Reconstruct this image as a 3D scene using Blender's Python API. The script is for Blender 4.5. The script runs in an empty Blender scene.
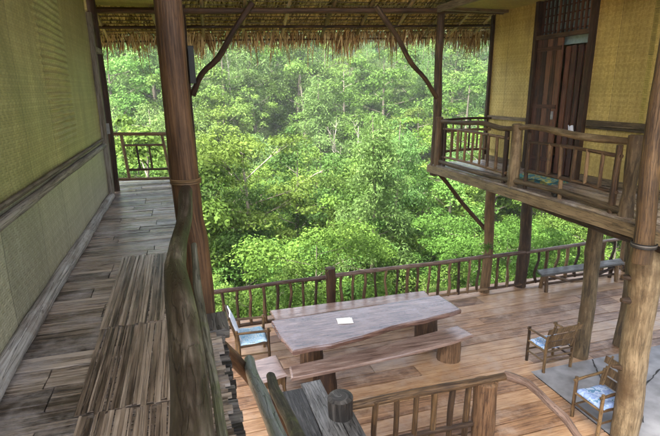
import bpy, math, random
import numpy as np
from mathutils import Vector, Matrix
from math import radians as rad, pi, sin, cos
random.seed(7); RN = np.random.RandomState(11)
S = bpy.context.scene
COL = S.collection

# ---------------------------------------------------------------- camera
cam = bpy.data.objects.new('camera', bpy.data.cameras.new('camera')); COL.objects.link(cam)
cam.data.sensor_width = 36; cam.data.lens = 36*485/660
cam.data.clip_start = 0.05; cam.data.clip_end = 2000
cam.matrix_world = Matrix(((0.95691912, 0.08480892, -0.27769273, 0),
                           (-0.29013869, 0.24241851, -0.92577147, 0),
                           (-0.01119582, 0.96645782, 0.25658125, 4.5), (0, 0, 0, 1)))
S.camera = cam
# ---------------------------------------------------------------- light
w = bpy.data.worlds.new('World'); S.world = w; w.use_nodes = True
nt = w.node_tree; bg = nt.nodes['Background']
sky = nt.nodes.new('ShaderNodeTexSky'); sky.sky_type = 'NISHITA'; sky.sun_disc = False
SUN_EL, SUN_AZ = rad(60), rad(-118)
sky.sun_elevation = SUN_EL; sky.sun_rotation = SUN_AZ
sky.air_density = .7; sky.dust_density = 6.0; sky.ozone_density = 1.0
sat = nt.nodes.new('ShaderNodeHueSaturation'); sat.inputs['Saturation'].default_value = .6
nt.links.new(sky.outputs[0], sat.inputs['Color']); nt.links.new(sat.outputs[0], bg.inputs[0]); bg.inputs[1].default_value = 0.15
sl = bpy.data.lights.new('sun', 'SUN'); sl.energy = 2.6; sl.angle = rad(12); sl.color = (1, .95, .84)
sun = bpy.data.objects.new('sun', sl); COL.objects.link(sun)
sdir = Vector((sin(SUN_AZ)*cos(SUN_EL), cos(SUN_AZ)*cos(SUN_EL), sin(SUN_EL)))
sun.rotation_euler = sdir.to_track_quat('Z', 'Y').to_euler()
S.view_settings.view_transform = 'Standard'; S.view_settings.look = 'None'
S.view_settings.gamma = 1; S.view_settings.use_curve_mapping = False
S.view_settings.exposure = 3.05
S.render.engine = 'CYCLES'
try:
    S.cycles.use_denoising = True; S.cycles.max_bounces = 8; S.cycles.diffuse_bounces = 5
    S.cycles.transmission_bounces = 4; S.cycles.transparent_max_bounces = 4
    S.cycles.caustics_reflective = False; S.cycles.caustics_refractive = False
except Exception: pass

# ---------------------------------------------------------------- tagging
def tag(o, label=None, cat=None, group=None, kind=None):
    if label: o['label'] = label
    if cat: o['category'] = cat
    if group: o['group'] = group
    if kind: o['kind'] = kind
    return o
def empty(name, loc=(0, 0, 0), rz=0):
    o = bpy.data.objects.new(name, None); COL.objects.link(o); o.location = loc; o.rotation_euler = (0, 0, rz)
    o.empty_display_size = .1
    return o

# ---------------------------------------------------------------- materials
def new_mat(name):
    m = bpy.data.materials.new(name); m.use_nodes = True
    n = m.node_tree.nodes; l = m.node_tree.links
    return m, n, l, n['Principled BSDF']
def ramp(n, stops):
    r = n.new('ShaderNodeValToRGB'); e = r.color_ramp.elements
    e[0].position, e[0].color = stops[0][0], (*stops[0][1], 1)
    e[1].position, e[1].color = stops[-1][0], (*stops[-1][1], 1)
    for p, c in stops[1:-1]:
        x = e.new(p); x.color = (*c, 1)
    return r
def wood(name, dark, mid, light, rough=.6, along=2.0, across=26, bump=.5, moss=None, mossamt=.5, tonef=.5, spec=.5, seed=0, worn=None, wornamt=.5, crack=.75):
    """grain runs along U (metres); tone = per-board attribute"""
    m, n, l, b = new_mat(name)
    uv = n.new('ShaderNodeUVMap'); uv.uv_map = 'UVMap'
    mp = n.new('ShaderNodeMapping'); mp.inputs['Scale'].default_value = (along, across, 1); mp.inputs['Location'].default_value = (seed, seed, 0)
    l.new(uv.outputs[0], mp.inputs[0])
    ns = n.new('ShaderNodeTexNoise'); ns.inputs['Scale'].default_value = 1; ns.inputs['Detail'].default_value = 6; ns.inputs['Roughness'].default_value = .62; ns.inputs['Distortion'].default_value = .6
    l.new(mp.outputs[0], ns.inputs[0])
    mp2 = n.new('ShaderNodeMapping'); mp2.inputs['Scale'].default_value = (1.3, 3.2, 1); l.new(uv.outputs[0], mp2.inputs[0])
    n2 = n.new('ShaderNodeTexNoise'); n2.inputs['Scale'].default_value = 2; n2.inputs['Detail'].default_value = 5; n2.inputs['Roughness'].default_value = .6; l.new(mp2.outputs[0], n2.inputs[0])
    at = n.new('ShaderNodeAttribute'); at.attribute_name = 'tone'
    # value = grain + (tone-.5)*tonef + blotches
    a = n.new('ShaderNodeMath'); a.operation = 'MULTIPLY_ADD'; l.new(at.outputs['Fac'], a.inputs[0]); a.inputs[1].default_value = tonef; l.new(ns.outputs[0], a.inputs[2])
    c = n.new('ShaderNodeMath'); c.operation = 'MULTIPLY_ADD'; l.new(n2.outputs[0], c.inputs[0]); c.inputs[1].default_value = .6; l.new(a.outputs[0], c.inputs[2])
    d = n.new('ShaderNodeMath'); d.operation = 'SUBTRACT'; l.new(c.outputs[0], d.inputs[0]); d.inputs[1].default_value = .3 + tonef*.5
    r = ramp(n, [(.28, dark), (.5, mid), (.74, light)]); l.new(d.outputs[0], r.inputs[0])
    out = r.outputs[0]
    def overlay(out, colr, amt, scale, loc):
        tc = n.new('ShaderNodeTexCoord'); n3 = n.new('ShaderNodeTexNoise'); n3.inputs['Scale'].default_value = scale; n3.inputs['Detail'].default_value = 7; n3.inputs['Roughness'].default_value = .7
        mp3 = n.new('ShaderNodeMapping'); mp3.inputs['Location'].default_value = loc; l.new(tc.outputs['Object'], mp3.inputs[0]); l.new(mp3.outputs[0], n3.inputs[0])
        rr = ramp(n, [(.62-amt*.3, (0, 0, 0)), (.78-amt*.25, (1, 1, 1))]); l.new(n3.outputs[0], rr.inputs[0])
        mx = n.new('ShaderNodeMix'); mx.data_type = 'RGBA'; l.new(rr.outputs[0], mx.inputs[0]); l.new(out, mx.inputs[6]); mx.inputs[7].default_value = (*colr, 1)
        return mx.outputs[2]
    # fine lengthwise checks (cracks) in the grain
    mpc = n.new('ShaderNodeMapping'); mpc.inputs['Scale'].default_value = (along*.9, across*.55, 1); mpc.inputs['Location'].default_value = (seed+5, 3, 0); l.new(uv.outputs[0], mpc.inputs[0])
    nc = n.new('ShaderNodeTexNoise'); nc.inputs['Scale'].default_value = 1; nc.inputs['Detail'].default_value = 3; l.new(mpc.outputs[0], nc.inputs[0])
    ab = n.new('ShaderNodeMath'); ab.operation = 'SUBTRACT'; l.new(nc.outputs[0], ab.inputs[0]); ab.inputs[1].default_value = .5
    ab2 = n.new('ShaderNodeMath'); ab2.operation = 'ABSOLUTE'; l.new(ab.outputs[0], ab2.inputs[0])
    ck = n.new('ShaderNodeMapRange'); l.new(ab2.outputs[0], ck.inputs[0]); ck.inputs[2].default_value = .022; ck.inputs[3].default_value = crack; ck.inputs[4].default_value = 0
    mxc = n.new('ShaderNodeMix'); mxc.data_type = 'RGBA'; l.new(ck.outputs[0], mxc.inputs[0]); l.new(out, mxc.inputs[6]); mxc.inputs[7].default_value = (dark[0]*.35, dark[1]*.35, dark[2]*.35, 1); out = mxc.outputs[2]
    if moss: out = overlay(out, moss, mossamt, 5, (3, 1, 2))
    if worn: out = overlay(out, worn, wornamt, 2.3, (9, 4, 7))
    l.new(out, b.inputs['Base Color'])
    rr = n.new('ShaderNodeMapRange'); l.new(d.outputs[0], rr.inputs[0]); rr.inputs[3].default_value = min(1, rough+.18); rr.inputs[4].default_value = max(.05, rough-.12)
    l.new(rr.outputs[0], b.inputs['Roughness']); b.inputs['Specular IOR Level'].default_value = spec
    bp = n.new('ShaderNodeBump'); bp.inputs['Strength'].default_value = bump; bp.inputs['Distance'].default_value = .006; hh = n.new('ShaderNodeMath'); hh.operation = 'SUBTRACT'; l.new(d.outputs[0], hh.inputs[0]); l.new(ck.outputs[0], hh.inputs[1]); l.new(hh.outputs[0], bp.inputs['Height']); l.new(bp.outputs[0], b.inputs['Normal'])
    return m
def weave(name, dark, mid, light, s=.022, rough=.55, blotch=(.2, .2, .14), bamt=.45, seed=0., panel=.61, spec=.4, bright=1.0):
    """bamboo strips plaited over-two-under-two, drawn from UV in metres"""
    m, n, l, b = new_mat(name)
    uv = n.new('ShaderNodeUVMap'); uv.uv_map = 'UVMap'
    sp = n.new('ShaderNodeSeparateXYZ'); l.new(uv.outputs[0], sp.inputs[0])
    def M(op, a, bb=None, c=None):
        k = n.new('ShaderNodeMath'); k.operation = op
        for i, v in enumerate((a, bb, c)):
            if v is None: continue
            if isinstance(v, (int, float)): k.inputs[i].default_value = v
            else: l.new(v, k.inputs[i])
        return k.outputs[0]
    u = M('DIVIDE', sp.outputs[0], s); v = M('DIVIDE', sp.outputs[1], s)
    fu = M('FLOOR', u); fv = M('FLOOR', v)
    ph = M('MODULO', M('ADD', M('ADD', fu, fv), 4000.), 4.)
    hor = M('LESS_THAN', ph, 1.5)                       # 1 = strip along u on top
    wu = M('SINE', M('MULTIPLY', M('FRACT', u), pi)); wv = M('SINE', M('MULTIPLY', M('FRACT', v), pi))
    prof = M('ADD', M('MULTIPLY', hor, wv), M('MULTIPLY', M('SUBTRACT', 1., hor), wu))
    prof = M('POWER', prof, .5)
    wn = n.new('ShaderNodeTexWhiteNoise'); wn.noise_dimensions = '2D'
    cb = n.new('ShaderNodeCombineXYZ'); l.new(M('MULTIPLY', fu, M('SUBTRACT', 1., hor)), cb.inputs[0]); l.new(M('MULTIPLY', fv, hor), cb.inputs[1]); l.new(cb.outputs[0], wn.inputs['Vector'])
    n2 = n.new('ShaderNodeTexNoise'); n2.inputs['Scale'].default_value = 2.1; n2.inputs['Detail'].default_value = 8; n2.inputs['Roughness'].default_value = .72
    mp = n.new('ShaderNodeMapping'); mp.inputs['Location'].default_value = (seed, seed*2, 0); mp.inputs['Scale'].default_value = (1.6, .7, 1); l.new(uv.outputs[0], mp.inputs[0]); l.new(mp.outputs[0], n2.inputs[0])
    n3 = n.new('ShaderNodeTexNoise'); n3.inputs['Scale'].default_value = 60; n3.inputs['Detail'].default_value = 3; l.new(uv.outputs[0], n3.inputs[0])
    val = M('ADD', M('MULTIPLY', prof, .42), M('ADD', M('MULTIPLY', wn.outputs[0], .26), M('MULTIPLY', n3.outputs[0], .3)))
    r = ramp(n, [(.12, dark), (.55, mid), (.95, light)]); l.new(val, r.inputs[0])
    rr = ramp(n, [(.55-bamt*.25, (0, 0, 0)), (.75, (1, 1, 1))]); l.new(n2.outputs[0], rr.inputs[0])
    mx = n.new('ShaderNodeMix'); mx.data_type = 'RGBA'; mx.blend_type = 'MIX'
    l.new(M('MULTIPLY', rr.outputs[0], .75), mx.inputs[0]); l.new(r.outputs[0], mx.inputs[6]); mx.inputs[7].default_value = (*blotch, 1)
    # sheets of matting: dark stitched seam every panel width, small shift in tone
    pu = M('DIVIDE', sp.outputs[0], panel); seam = M('LESS_THAN', M('FRACT', pu), .012)
    wn2 = n.new('ShaderNodeTexWhiteNoise'); wn2.noise_dimensions = '1D'; l.new(M('FLOOR', pu), wn2.inputs['W'])
    ton = M('MULTIPLY', M('ADD', M('MULTIPLY', wn2.outputs[0], .24), .88), M('SUBTRACT', 1., M('MULTIPLY', seam, .6)))
    hs = n.new('ShaderNodeHueSaturation'); l.new(ton, hs.inputs['Value']); l.new(mx.outputs[2], hs.inputs['Color'])
    l.new(hs.outputs[0], b.inputs['Base Color']); b.inputs['Roughness'].default_value = rough; b.inputs['Specular IOR Level'].default_value = spec
    bp = n.new('ShaderNodeBump'); bp.inputs['Strength'].default_value = .8; bp.inputs['Distance'].default_value = .004; l.new(val, bp.inputs['Height']); l.new(bp.outputs[0], b.inputs['Normal'])
    return m
def leafmat(name, c1, c2, trans=.35, rough=.55, rnd=.5):
    m, n, l, b = new_mat(name); out = n['Material Output']
    at = n.new('ShaderNodeAttribute'); at.attribute_name = 'tone'
    r = ramp(n, [(0, c1), (1, c2)]); l.new(at.outputs['Fac'], r.inputs[0])
    oi = n.new('ShaderNodeObjectInfo')
    hs = n.new('ShaderNodeHueSaturation'); l.new(r.outputs[0], hs.inputs['Color'])
    a = n.new('ShaderNodeMapRange'); l.new(oi.outputs['Random'], a.inputs[0]); a.inputs[3].default_value = .485-.03*rnd; a.inputs[4].default_value = .5+.012*rnd; l.new(a.outputs[0], hs.inputs['Hue'])
    a2 = n.new('ShaderNodeMath'); a2.operation = 'MULTIPLY'; a2.inputs[1].default_value = 7.13; l.new(oi.outputs['Random'], a2.inputs[0])
    a3 = n.new('ShaderNodeMath'); a3.operation = 'FRACT'; l.new(a2.outputs[0], a3.inputs[0])
    a4 = n.new('ShaderNodeMapRange'); l.new(a3.outputs[0], a4.inputs[0]); a4.inputs[3].default_value = 1-.4*rnd; a4.inputs[4].default_value = 1+.4*rnd; l.new(a4.outputs[0], hs.inputs['Value'])
    l.new(hs.outputs[0], b.inputs['Base Color']); b.inputs['Roughness'].default_value = .7; b.inputs['Specular IOR Level'].default_value = .15
    tr = n.new('ShaderNodeBsdfTranslucent'); l.new(hs.outputs[0], tr.inputs[0])
    mx = n.new('ShaderNodeMixShader'); mx.inputs[0].default_value = trans; l.new(b.outputs[0], mx.inputs[1]); l.new(tr.outputs[0], mx.inputs[2]); l.new(mx.outputs[0], out.inputs[0])
    return m
def plain(name, c, rough=.6, spec=.5, nscale=18, namt=.25, bump=.2):
    m, n, l, b = new_mat(name)
    tc = n.new('ShaderNodeTexCoord'); ns = n.new('ShaderNodeTexNoise'); ns.inputs['Scale'].default_value = nscale; ns.inputs['Detail'].default_value = 6; l.new(tc.outputs['Object'], ns.inputs[0])
    r = ramp(n, [(.3, tuple(x*(1-namt) for x in c)), (.7, tuple(min(1, x*(1+namt)) for x in c))]); l.new(ns.outputs[0], r.inputs[0]); l.new(r.outputs[0], b.inputs['Base Color'])
    b.inputs['Roughness'].default_value = rough; b.inputs['Specular IOR Level'].default_value = spec
    bp = n.new('ShaderNodeBump'); bp.inputs['Strength'].default_value = bump; bp.inputs['Distance'].default_value = .01; l.new(ns.outputs[0], bp.inputs['Height']); l.new(bp.outputs[0], b.inputs['Normal'])
    return m

M_ = {}
M_['post'] = wood('post_wood', (.026, .013, .005), (.088, .05, .02), (.19, .115, .05), rough=.55, along=2.2, across=46, bump=1, spec=.35, crack=0.5)
M_['postdark'] = wood('dark_post_wood', (.014, .0065, .003), (.044, .021, .009), (.105, .055, .025), rough=.55, along=2.2, across=52, bump=0.6, spec=.25, crack=0.35, tonef=0.2)
M_['trunk'] = wood('trunk_wood', (.034, .023, .011), (.12, .085, .044), (.225, .17, .098), rough=.6, along=3.2, across=24, bump=1, worn=(.07, .042, .018), wornamt=.6, spec=.3, crack=0.35, tonef=0.35)
M_['branch'] = wood('branch_wood', (.022, .011, .005), (.075, .042, .019), (.19, .12, .06), rough=.5, along=3.5, across=42, bump=.7, tonef=.5, spec=0.3)
M_['raildark'] = wood('dark_rail_wood', (.035, .018, .012), (.085, .05, .034), (.19, .13, .10), rough=.35, along=3, across=45, bump=.6, tonef=.3, spec=0.3)
M_['mossrail'] = wood('weathered_rail_wood', (.009, .006, .004), (.030, .022, .014), (.12, .098, .072), rough=.45, along=3, across=30, bump=1.2, moss=(.045, .046, .016), mossamt=.25, worn=(.016, .010, .006), wornamt=.7, tonef=.2, crack=0.35, spec=0.35)
M_['greypole'] = wood('grey_pole_wood', (.028, .025, .016), (.085, .078, .052), (.18, .17, .125), rough=.6, along=3, across=60, bump=.8, moss=(.08, .09, .035), mossamt=.3, spec=0.3)
M_['bluepole'] = wood('wet_grey_pole', (.02, .022, .021), (.055, .062, .058), (.12, .13, .125), rough=.35, along=3.5, across=50, bump=1.0, moss=(.06, .07, .035), mossamt=.25, spec=0.3)
M_['deck'] = wood('deck_boards', (.10, .047, .020), (.29, .16, .078), (.45, .295, .165), rough=0.4, along=1.4, across=34, bump=.3, tonef=0.36, worn=(.34, .24, .165), wornamt=0.4, spec=0.45, crack=0.35)
M_['benchtop'] = wood('bench_wood', (.08, .045, .035), (.24, .16, .125), (.38, .29, .24), rough=.25, along=1.6, across=22, bump=0.2, tonef=.2, spec=.8, crack=0.25)
M_['slab'] = wood('slab_wood', (.03, .013, .009), (.115, .060, .043), (.26, .165, .125), rough=.17, along=1.6, across=30, bump=0.2, tonef=.2, spec=.8, worn=(.21, .15, .14), wornamt=.35, crack=0.3)
M_['stump'] = wood('stump_wood', (.022, .010, .005), (.072, .037, .017), (.16, .093, .048), rough=.55, along=2.2, across=34, bump=.9, crack=0.6, spec=0.3)
M_['bamboofloor'] = wood('bamboo_floor', (.045, .032, .022), (.22, .17, .125), (.44, .36, .28), rough=0.22, along=1.1, across=34, bump=.7, tonef=.4, worn=(.32, .28, .25), wornamt=.5)  # worn patches lightened in colour to stand in for glare on the floor
M_['mat'] = wood('bamboo_mat', (.04, .026, .017), (.21, .155, .108), (.42, .335, .25), rough=.34, along=0.9, across=45, bump=.8, tonef=.3, crack=0.5)
M_['darkslat'] = wood('dark_slat', (.014, .012, .010), (.05, .044, .038), (.13, .12, .105), rough=.5, along=2, across=30, bump=1, tonef=.6, spec=0.3)
M_['greybeam'] = wood('grey_beam', (.12, .10, .08), (.27, .25, .22), (.42, .40, .37), rough=.6, along=1.6, across=50, bump=.8, worn=(.16, .12, .09), wornamt=.35, spec=0.3)
M_['sill'] = wood('wall_rail_wood', (.05, .038, .026), (.13, .105, .075), (.24, .21, .17), rough=.6, along=1.6, across=60, bump=.7, spec=0.3)
M_['balc'] = wood('balcony_wood', (.022, .015, .007), (.09, .063, .032), (.20, .15, .085), rough=.55, along=2, across=42, bump=.7, tonef=.4, spec=0.3)
M_['thatch'] = wood('thatch', (.12, .08, .018), (.42, .31, .09), (.66, .53, .21), rough=.7, along=3, across=30, bump=.5, tonef=.7, spec=.2)
M_['fringe'] = wood('dry_leaf', (.16, .08, .025), (.42, .27, .10), (.66, .50, .24), rough=.65, along=4, across=40, bump=.3, tonef=.8, spec=.25)
M_['lath'] = wood('lath', (.05, .03, .012), (.13, .085, .035), (.24, .17, .075), rough=.6, along=2, across=20, bump=.4)
M_['rafter'] = wood('rafter_bamboo', (.12, .085, .03), (.27, .20, .085), (.40, .32, .16), rough=.5, along=2, across=40, bump=.3)
M_['chair'] = wood('chair_wood', (.022, .011, .004), (.075, .043, .018), (.18, .115, .052), rough=.42, along=5, across=50, bump=.5, tonef=.4, spec=0.3)
M_['landing'] = wood('landing_board', (.022, .020, .018), (.07, .066, .06), (.16, .155, .145), rough=.38, along=2.4, across=44, bump=1, tonef=.4, spec=0.3)
M_['doorwood'] = wood('door_wood', (.02, .007, .004), (.08, .028, .014), (.15, .065, .034), rough=.45, along=1.2, across=46, bump=.5, tonef=.5, spec=0.3)
M_['wallL'] = weave('woven_wall_olive', (.05, .043, .014), (.31, .265, .10), (.50, .445, .21), s=.02, rough=.42, blotch=(.095, .095, .035), bamt=.9, seed=3., spec=.45, panel=.83)
M_['wallLlow'] = weave('woven_wall_pale', (.08, .075, .045), (.33, .305, .20), (.52, .49, .36), s=.02, rough=.42, blotch=(.20, .185, .11), bamt=.9, seed=8., spec=.45, panel=.83)
M_['wallR'] = weave('woven_wall_gold', (.09, .06, .012), (.42, .31, .085), (.62, .49, .18), s=.022, rough=.5, blotch=(.20, .145, .035), bamt=.5, seed=5.)
M_['ceil'] = weave('woven_ceiling', (.09, .07, .012), (.27, .22, .05), (.40, .33, .09), s=.03, rough=.6, blotch=(.14, .11, .035), seed=1.)
M_['concrete'] = plain('concrete', (.19, .19, .195), rough=.5, spec=.4, nscale=3.5, namt=.4, bump=.5)
M_['soil'] = plain('forest_floor', (.035, .045, .015), rough=.95, nscale=.8, namt=.5)
M_['glassy'] = plain('louvre_glass', (.22, .32, .33), rough=.12, spec=.8, namt=.2, bump=0)
M_['paper'] = plain('paper', (.8, .77, .70), rough=.7, namt=.03, bump=0)
M_['black'] = plain('black_box', (.012, .012, .012), rough=.5)
M_['steel'] = plain('dull_steel', (.25, .25, .24), rough=.35)

def fabric(name, base, accents, scale=24):
    m, n, l, b = new_mat(name)
    tc = n.new('ShaderNodeTexCoord'); v = n.new('ShaderNodeTexVoronoi'); v.inputs['Scale'].default_value = scale; l.new(tc.outputs['Object'], v.inputs[0])
    ns = n.new('ShaderNodeTexNoise'); ns.inputs['Scale'].default_value = scale*.45; ns.inputs['Detail'].default_value = 3; l.new(tc.outputs['Object'], ns.inputs[0])
    r = n.new('ShaderNodeValToRGB'); r.color_ramp.interpolation = 'CONSTANT'; e = r.color_ramp.elements
    e[0].position = 0; e[0].color = (*base, 1); e[1].position = .5; e[1].color = (*accents[0], 1)
    for k, c in enumerate(accents[1:]): x = e.new(.5+.09*(k+1)); x.color = (*c, 1)
    mx = n.new('ShaderNodeMath'); mx.operation = 'MULTIPLY_ADD'; l.new(v.outputs['Distance'], mx.inputs[0]); mx.inputs[1].default_value = .25; l.new(ns.outputs[0], mx.inputs[2])
    l.new(mx.outputs[0], r.inputs[0]); l.new(r.outputs[0], b.inputs['Base Color']); b.inputs['Roughness'].default_value = .85
    wv = n.new('ShaderNodeTexNoise'); wv.inputs['Scale'].default_value = 160; l.new(tc.outputs['Object'], wv.inputs[0])
    bp = n.new('ShaderNodeBump'); bp.inputs['Strength'].default_value = .3; bp.inputs['Distance'].default_value = .003; l.new(wv.outputs[0], bp.inputs['Height']); l.new(bp.outputs[0], b.inputs['Normal'])
    return m
M_['clothA'] = fabric('blue_batik', (.45, .58, .66), [(.30, .48, .60), (.5, .6, .62), (.22, .42, .55)])
M_['clothB'] = fabric('blue_seat_cloth', (.28, .44, .66), [(.14, .28, .55), (.55, .62, .72), (.2, .35, .5)], 30)
M_['clothC'] = fabric('patterned_cloth', (.27, .38, .60), [(.19, .28, .52), (.34, .44, .62), (.08, .20, .34), (.40, .48, .62)], 14)
M_['white_cloth'] = plain('pale_cloth', (.62, .66, .72), rough=.85, nscale=10, namt=.15)
M_['teal'] = fabric('teal_cloth', (.05, .22, .22), [(.35, .36, .10), (.04, .17, .20), (.30, .32, .12)], 9)

# ---------------------------------------------------------------- mesh builder
class MB:
    def __init__(s): s.v = []; s.f = []; s.uv = []; s.t = []; s.sm = []
    def add(s, vs, fs, uvs, tone=None, smooth=False):
        o = len(s.v); s.v += [tuple(p) for p in vs]
        tone = random.random() if tone is None else tone
        for f, u in zip(fs, uvs):
            s.f.append([o+i for i in f]); s.uv += u; s.t.append(tone); s.sm.append(smooth)
    def box(s, c, size, rz=0, rot=None, tone=None, jit=0, bev=0):
        """uv: u along the longest axis"""
        R = rot if rot is not None else Matrix.Rotation(rz, 3, 'Z'); c = Vector(c)
        hx, hy, hz = [q/2 for q in size]
        P = [Vector((x, y, z)) for x in (-hx, hx) for y in (-hy, hy) for z in (-hz, hz)]
        if jit: P = [p+Vector([random.uniform(-jit, jit) for _ in range(3)]) for p in P]
        F = [(0, 1, 3, 2), (4, 6, 7, 5), (0, 4, 5, 1), (2, 3, 7, 6), (0, 2, 6, 4), (1, 5, 7, 3)]
        ax = max(range(3), key=lambda i: size[i]); ou, ov = random.uniform(0, 50), random.uniform(0, 50)
        U = []
        for f in F:
            nrm = (P[f[1]]-P[f[0]]).cross(P[f[2]]-P[f[0]]); k = max(range(3), key=lambda i: abs(nrm[i]))
            oth = [i for i in range(3) if i != k]
            if ax in oth: a, b2 = ax, [i for i in oth if i != ax][0]
            else: a, b2 = oth
            U.append([(P[i][a]+ou, P[i][b2]+ov+k*.37) for i in f])
        s.add([c+R@p for p in P], F, U, tone)
    def log(s, pts, rad_, seg=10, bump=.06, tone=None, caps=True, sub=.12, wob=0., flat=1.0):
        """rounded irregular pole through pts; rad_ a number or a list per point"""
        pts = [Vector(p) for p in pts]
        rs = list(rad_) if isinstance(rad_, (list, tuple)) else [rad_]*len(pts)
        if len(rs) != len(pts): rs = [float(q) for q in np.interp(np.linspace(0, 1, len(pts)), np.linspace(0, 1, len(rs)), rs)]
        # catmull-rom resample
        out = []; ro = []
        n = len(pts)
        for i in range(n-1):
            p0 = pts[max(i-1, 0)] if i > 0 else pts[0]*2-pts[1]; p1 = pts[i]; p2 = pts[i+1]; p3 = pts[i+2] if i+2 < n else pts[-1]*2-pts[-2]
            L = (p2-p1).length; k = max(2, int(L/sub))
            for j in range(k):
                t = j/k
                out.append(.5*((2*p1)+(-p0+p2)*t+(2*p0-5*p1+4*p2-p3)*t*t+(-p0+3*p1-3*p2+p3)*t**3)); ro.append(rs[i]*(1-t)+rs[i+1]*t)
        out.append(pts[-1]); ro.append(rs[-1])
        if wob:
            phs = [random.uniform(0, 6) for _ in range(4)]
            acc = 0
            for i in range(1, len(out)-1):
                acc += (out[i]-out[i-1]).length; e = min(1, min(i, len(out)-1-i)/3)
                out[i] = out[i]+Vector((sin(acc*4+phs[0])+.5*sin(acc*9+phs[1]), sin(acc*4.7+phs[2]), .4*sin(acc*5+phs[3])))*wob*e
        phs = [random.uniform(0, 6.28) for _ in range(6)]
        d = (out[1]-out[0]).normalized(); ref = Vector((0, 0, 1)) if abs(d.z) < .9 else Vector((1, 0, 0))
        a = d.cross(ref).normalized()
        V = []; L = 0; Ls = []
        for i, p in enumerate(out):
            d = (out[min(i+1, len(out)-1)]-out[max(i-1, 0)]).normalized()
            a = (a-d*a.dot(d)).normalized(); b = d.cross(a)
            if i: L += (p-out[i-1]).length
            Ls.append(L)
            for k in range(seg):
                th = 2*pi*k/seg
                r = ro[i]*(1+bump*(sin(2*th+phs[0]+L*2)+.7*sin(3*th+phs[1]-L*3.1)+.8*sin(L*7+phs[2])+.5*sin(L*17+th+phs[3])))
                V.append(p+(a*cos(th)+b*sin(th)*flat)*r)
        F = []; U = []; ou, ov = random.uniform(0, 50), random.uniform(0, 50); circ = 2*pi*max(ro)
        for i in range(len(out)-1):
            for k in range(seg):
                k2 = (k+1) % seg
                F.append((i*seg+k, i*seg+k2, (i+1)*seg+k2, (i+1)*seg+k))
                u0, u1 = Ls[i]+ou, Ls[i+1]+ou; v0, v1 = ov+circ*k/seg, ov+circ*(k+1)/seg
                U.append([(u0, v0), (u0, v1), (u1, v1), (u1, v0)])
        tone = random.random() if tone is None else tone
        s.add(V, F, U, tone, smooth=True)
        if caps:
            for i, sg in ((0, 1), (len(out)-1, -1)):
                ring = V[i*seg:(i+1)*seg]
                c = sum(ring, Vector())/seg; nrm = (out[min(i+1, len(out)-1)]-out[max(i-1, 0)]).normalized()*(-sg if False else (1 if i else -1))
                inner = [c+(p-c)*.72+nrm*ro[i]*.14 for p in ring]
                vs = ring+inner+[c+nrm*ro[i]*.16]; fs = []; us = []
                for k in range(seg):
                    k2 = (k+1) % seg
                    q = (k, seg+k, seg+k2, k2) if i else (k, k2, seg+k2, seg+k)
                    t3 = (seg+k, 2*seg, seg+k2) if i else (seg+k, seg+k2, 2*seg)
                    for ff in (q, t3):
                        fs.append(ff); us.append([((vs[j]-c).length*3+ou, ov+(j % seg)*.03) for j in ff])
                s.add(vs, fs, us, min(1, tone+.2), smooth=False)
    def grid(s, fn, nu, nv, uvf, tone=.5, smooth=True):
        V = [fn(i/nu, j/nv) for j in range(nv+1) for i in range(nu+1)]
        F = []; U = []
        for j in range(nv):
            for i in range(nu):
                a = j*(nu+1)+i; F.append((a, a+1, a+nu+2, a+nu+1))
                U.append([uvf(i/nu, j/nv), uvf((i+1)/nu, j/nv), uvf((i+1)/nu, (j+1)/nv), uvf(i/nu, (j+1)/nv)])
        s.add(V, F, U, tone, smooth)
    def blade(s, p, d, n, L, wd, tone=None, curl=.2):
        """thin folded leaf strip from p along d"""
        d = Vector(d).normalized(); sd = d.cross(Vector(n)).normalized(); nn = sd.cross(d)
        V = []; ws = (1, .9, .55, .06)
        for i, t in enumerate((0, .35, .72, 1)):
            c = Vector(p)+d*L*t+nn*(curl*L*t*t)
            V += [c-sd*wd*ws[i]*.5, c+nn*wd*.25*ws[i], c+sd*wd*ws[i]*.5]
        F = []; U = []; ou = random.uniform(0, 50); ov = random.uniform(0, 50)
        for i in range(3):
            for k in range(2):
                a = i*3+k; F.append((a, a+1, a+4, a+3)); u0, u1 = ou+L*i/3, ou+L*(i+1)/3; U.append([(u0, ov+k*wd), (u0, ov+(k+1)*wd), (u1, ov+(k+1)*wd), (u1, ov+k*wd)])
        s.add(V, F, U, tone)
    def build(s, name, mat, parent=None, loc=None):
        me = bpy.data.meshes.new(name); me.from_pydata(s.v, [], s.f)
        uvl = me.uv_layers.new(name='UVMap'); uvl.data.foreach_set('uv', np.array(s.uv, dtype=np.float32).ravel())
        at = me.attributes.new('tone', 'FLOAT', 'FACE'); at.data.foreach_set('value', np.array(s.t, dtype=np.float32))
        me.polygons.foreach_set('use_smooth', s.sm)
        me.materials.append(mat); me.update()
        o = bpy.data.objects.new(name, me); COL.objects.link(o)
        if parent is not None:
            o.parent = parent
        if loc is not None: o.location = loc
        return o
def rebase(root):
    """parts were modelled in world space: give them the inverse of the root's place"""
    bpy.context.view_layer.update()
    inv = root.matrix_world.inverted()
    for c in root.children:
        c.data.transform(inv)
        for g in c.children: g.data.transform(inv)
def own_origin(o, loc):
    o.data.transform(Matrix.Translation(-Vector(loc))); o.location = loc
def U(a, b): return random.uniform(a, b)
def bevel(o, wdt, seg=2):
    m = o.modifiers.new('bevel', 'BEVEL'); m.width = wdt; m.segments = seg; m.limit_method = 'ANGLE'

UF = 2.95   # upper floor level
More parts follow.
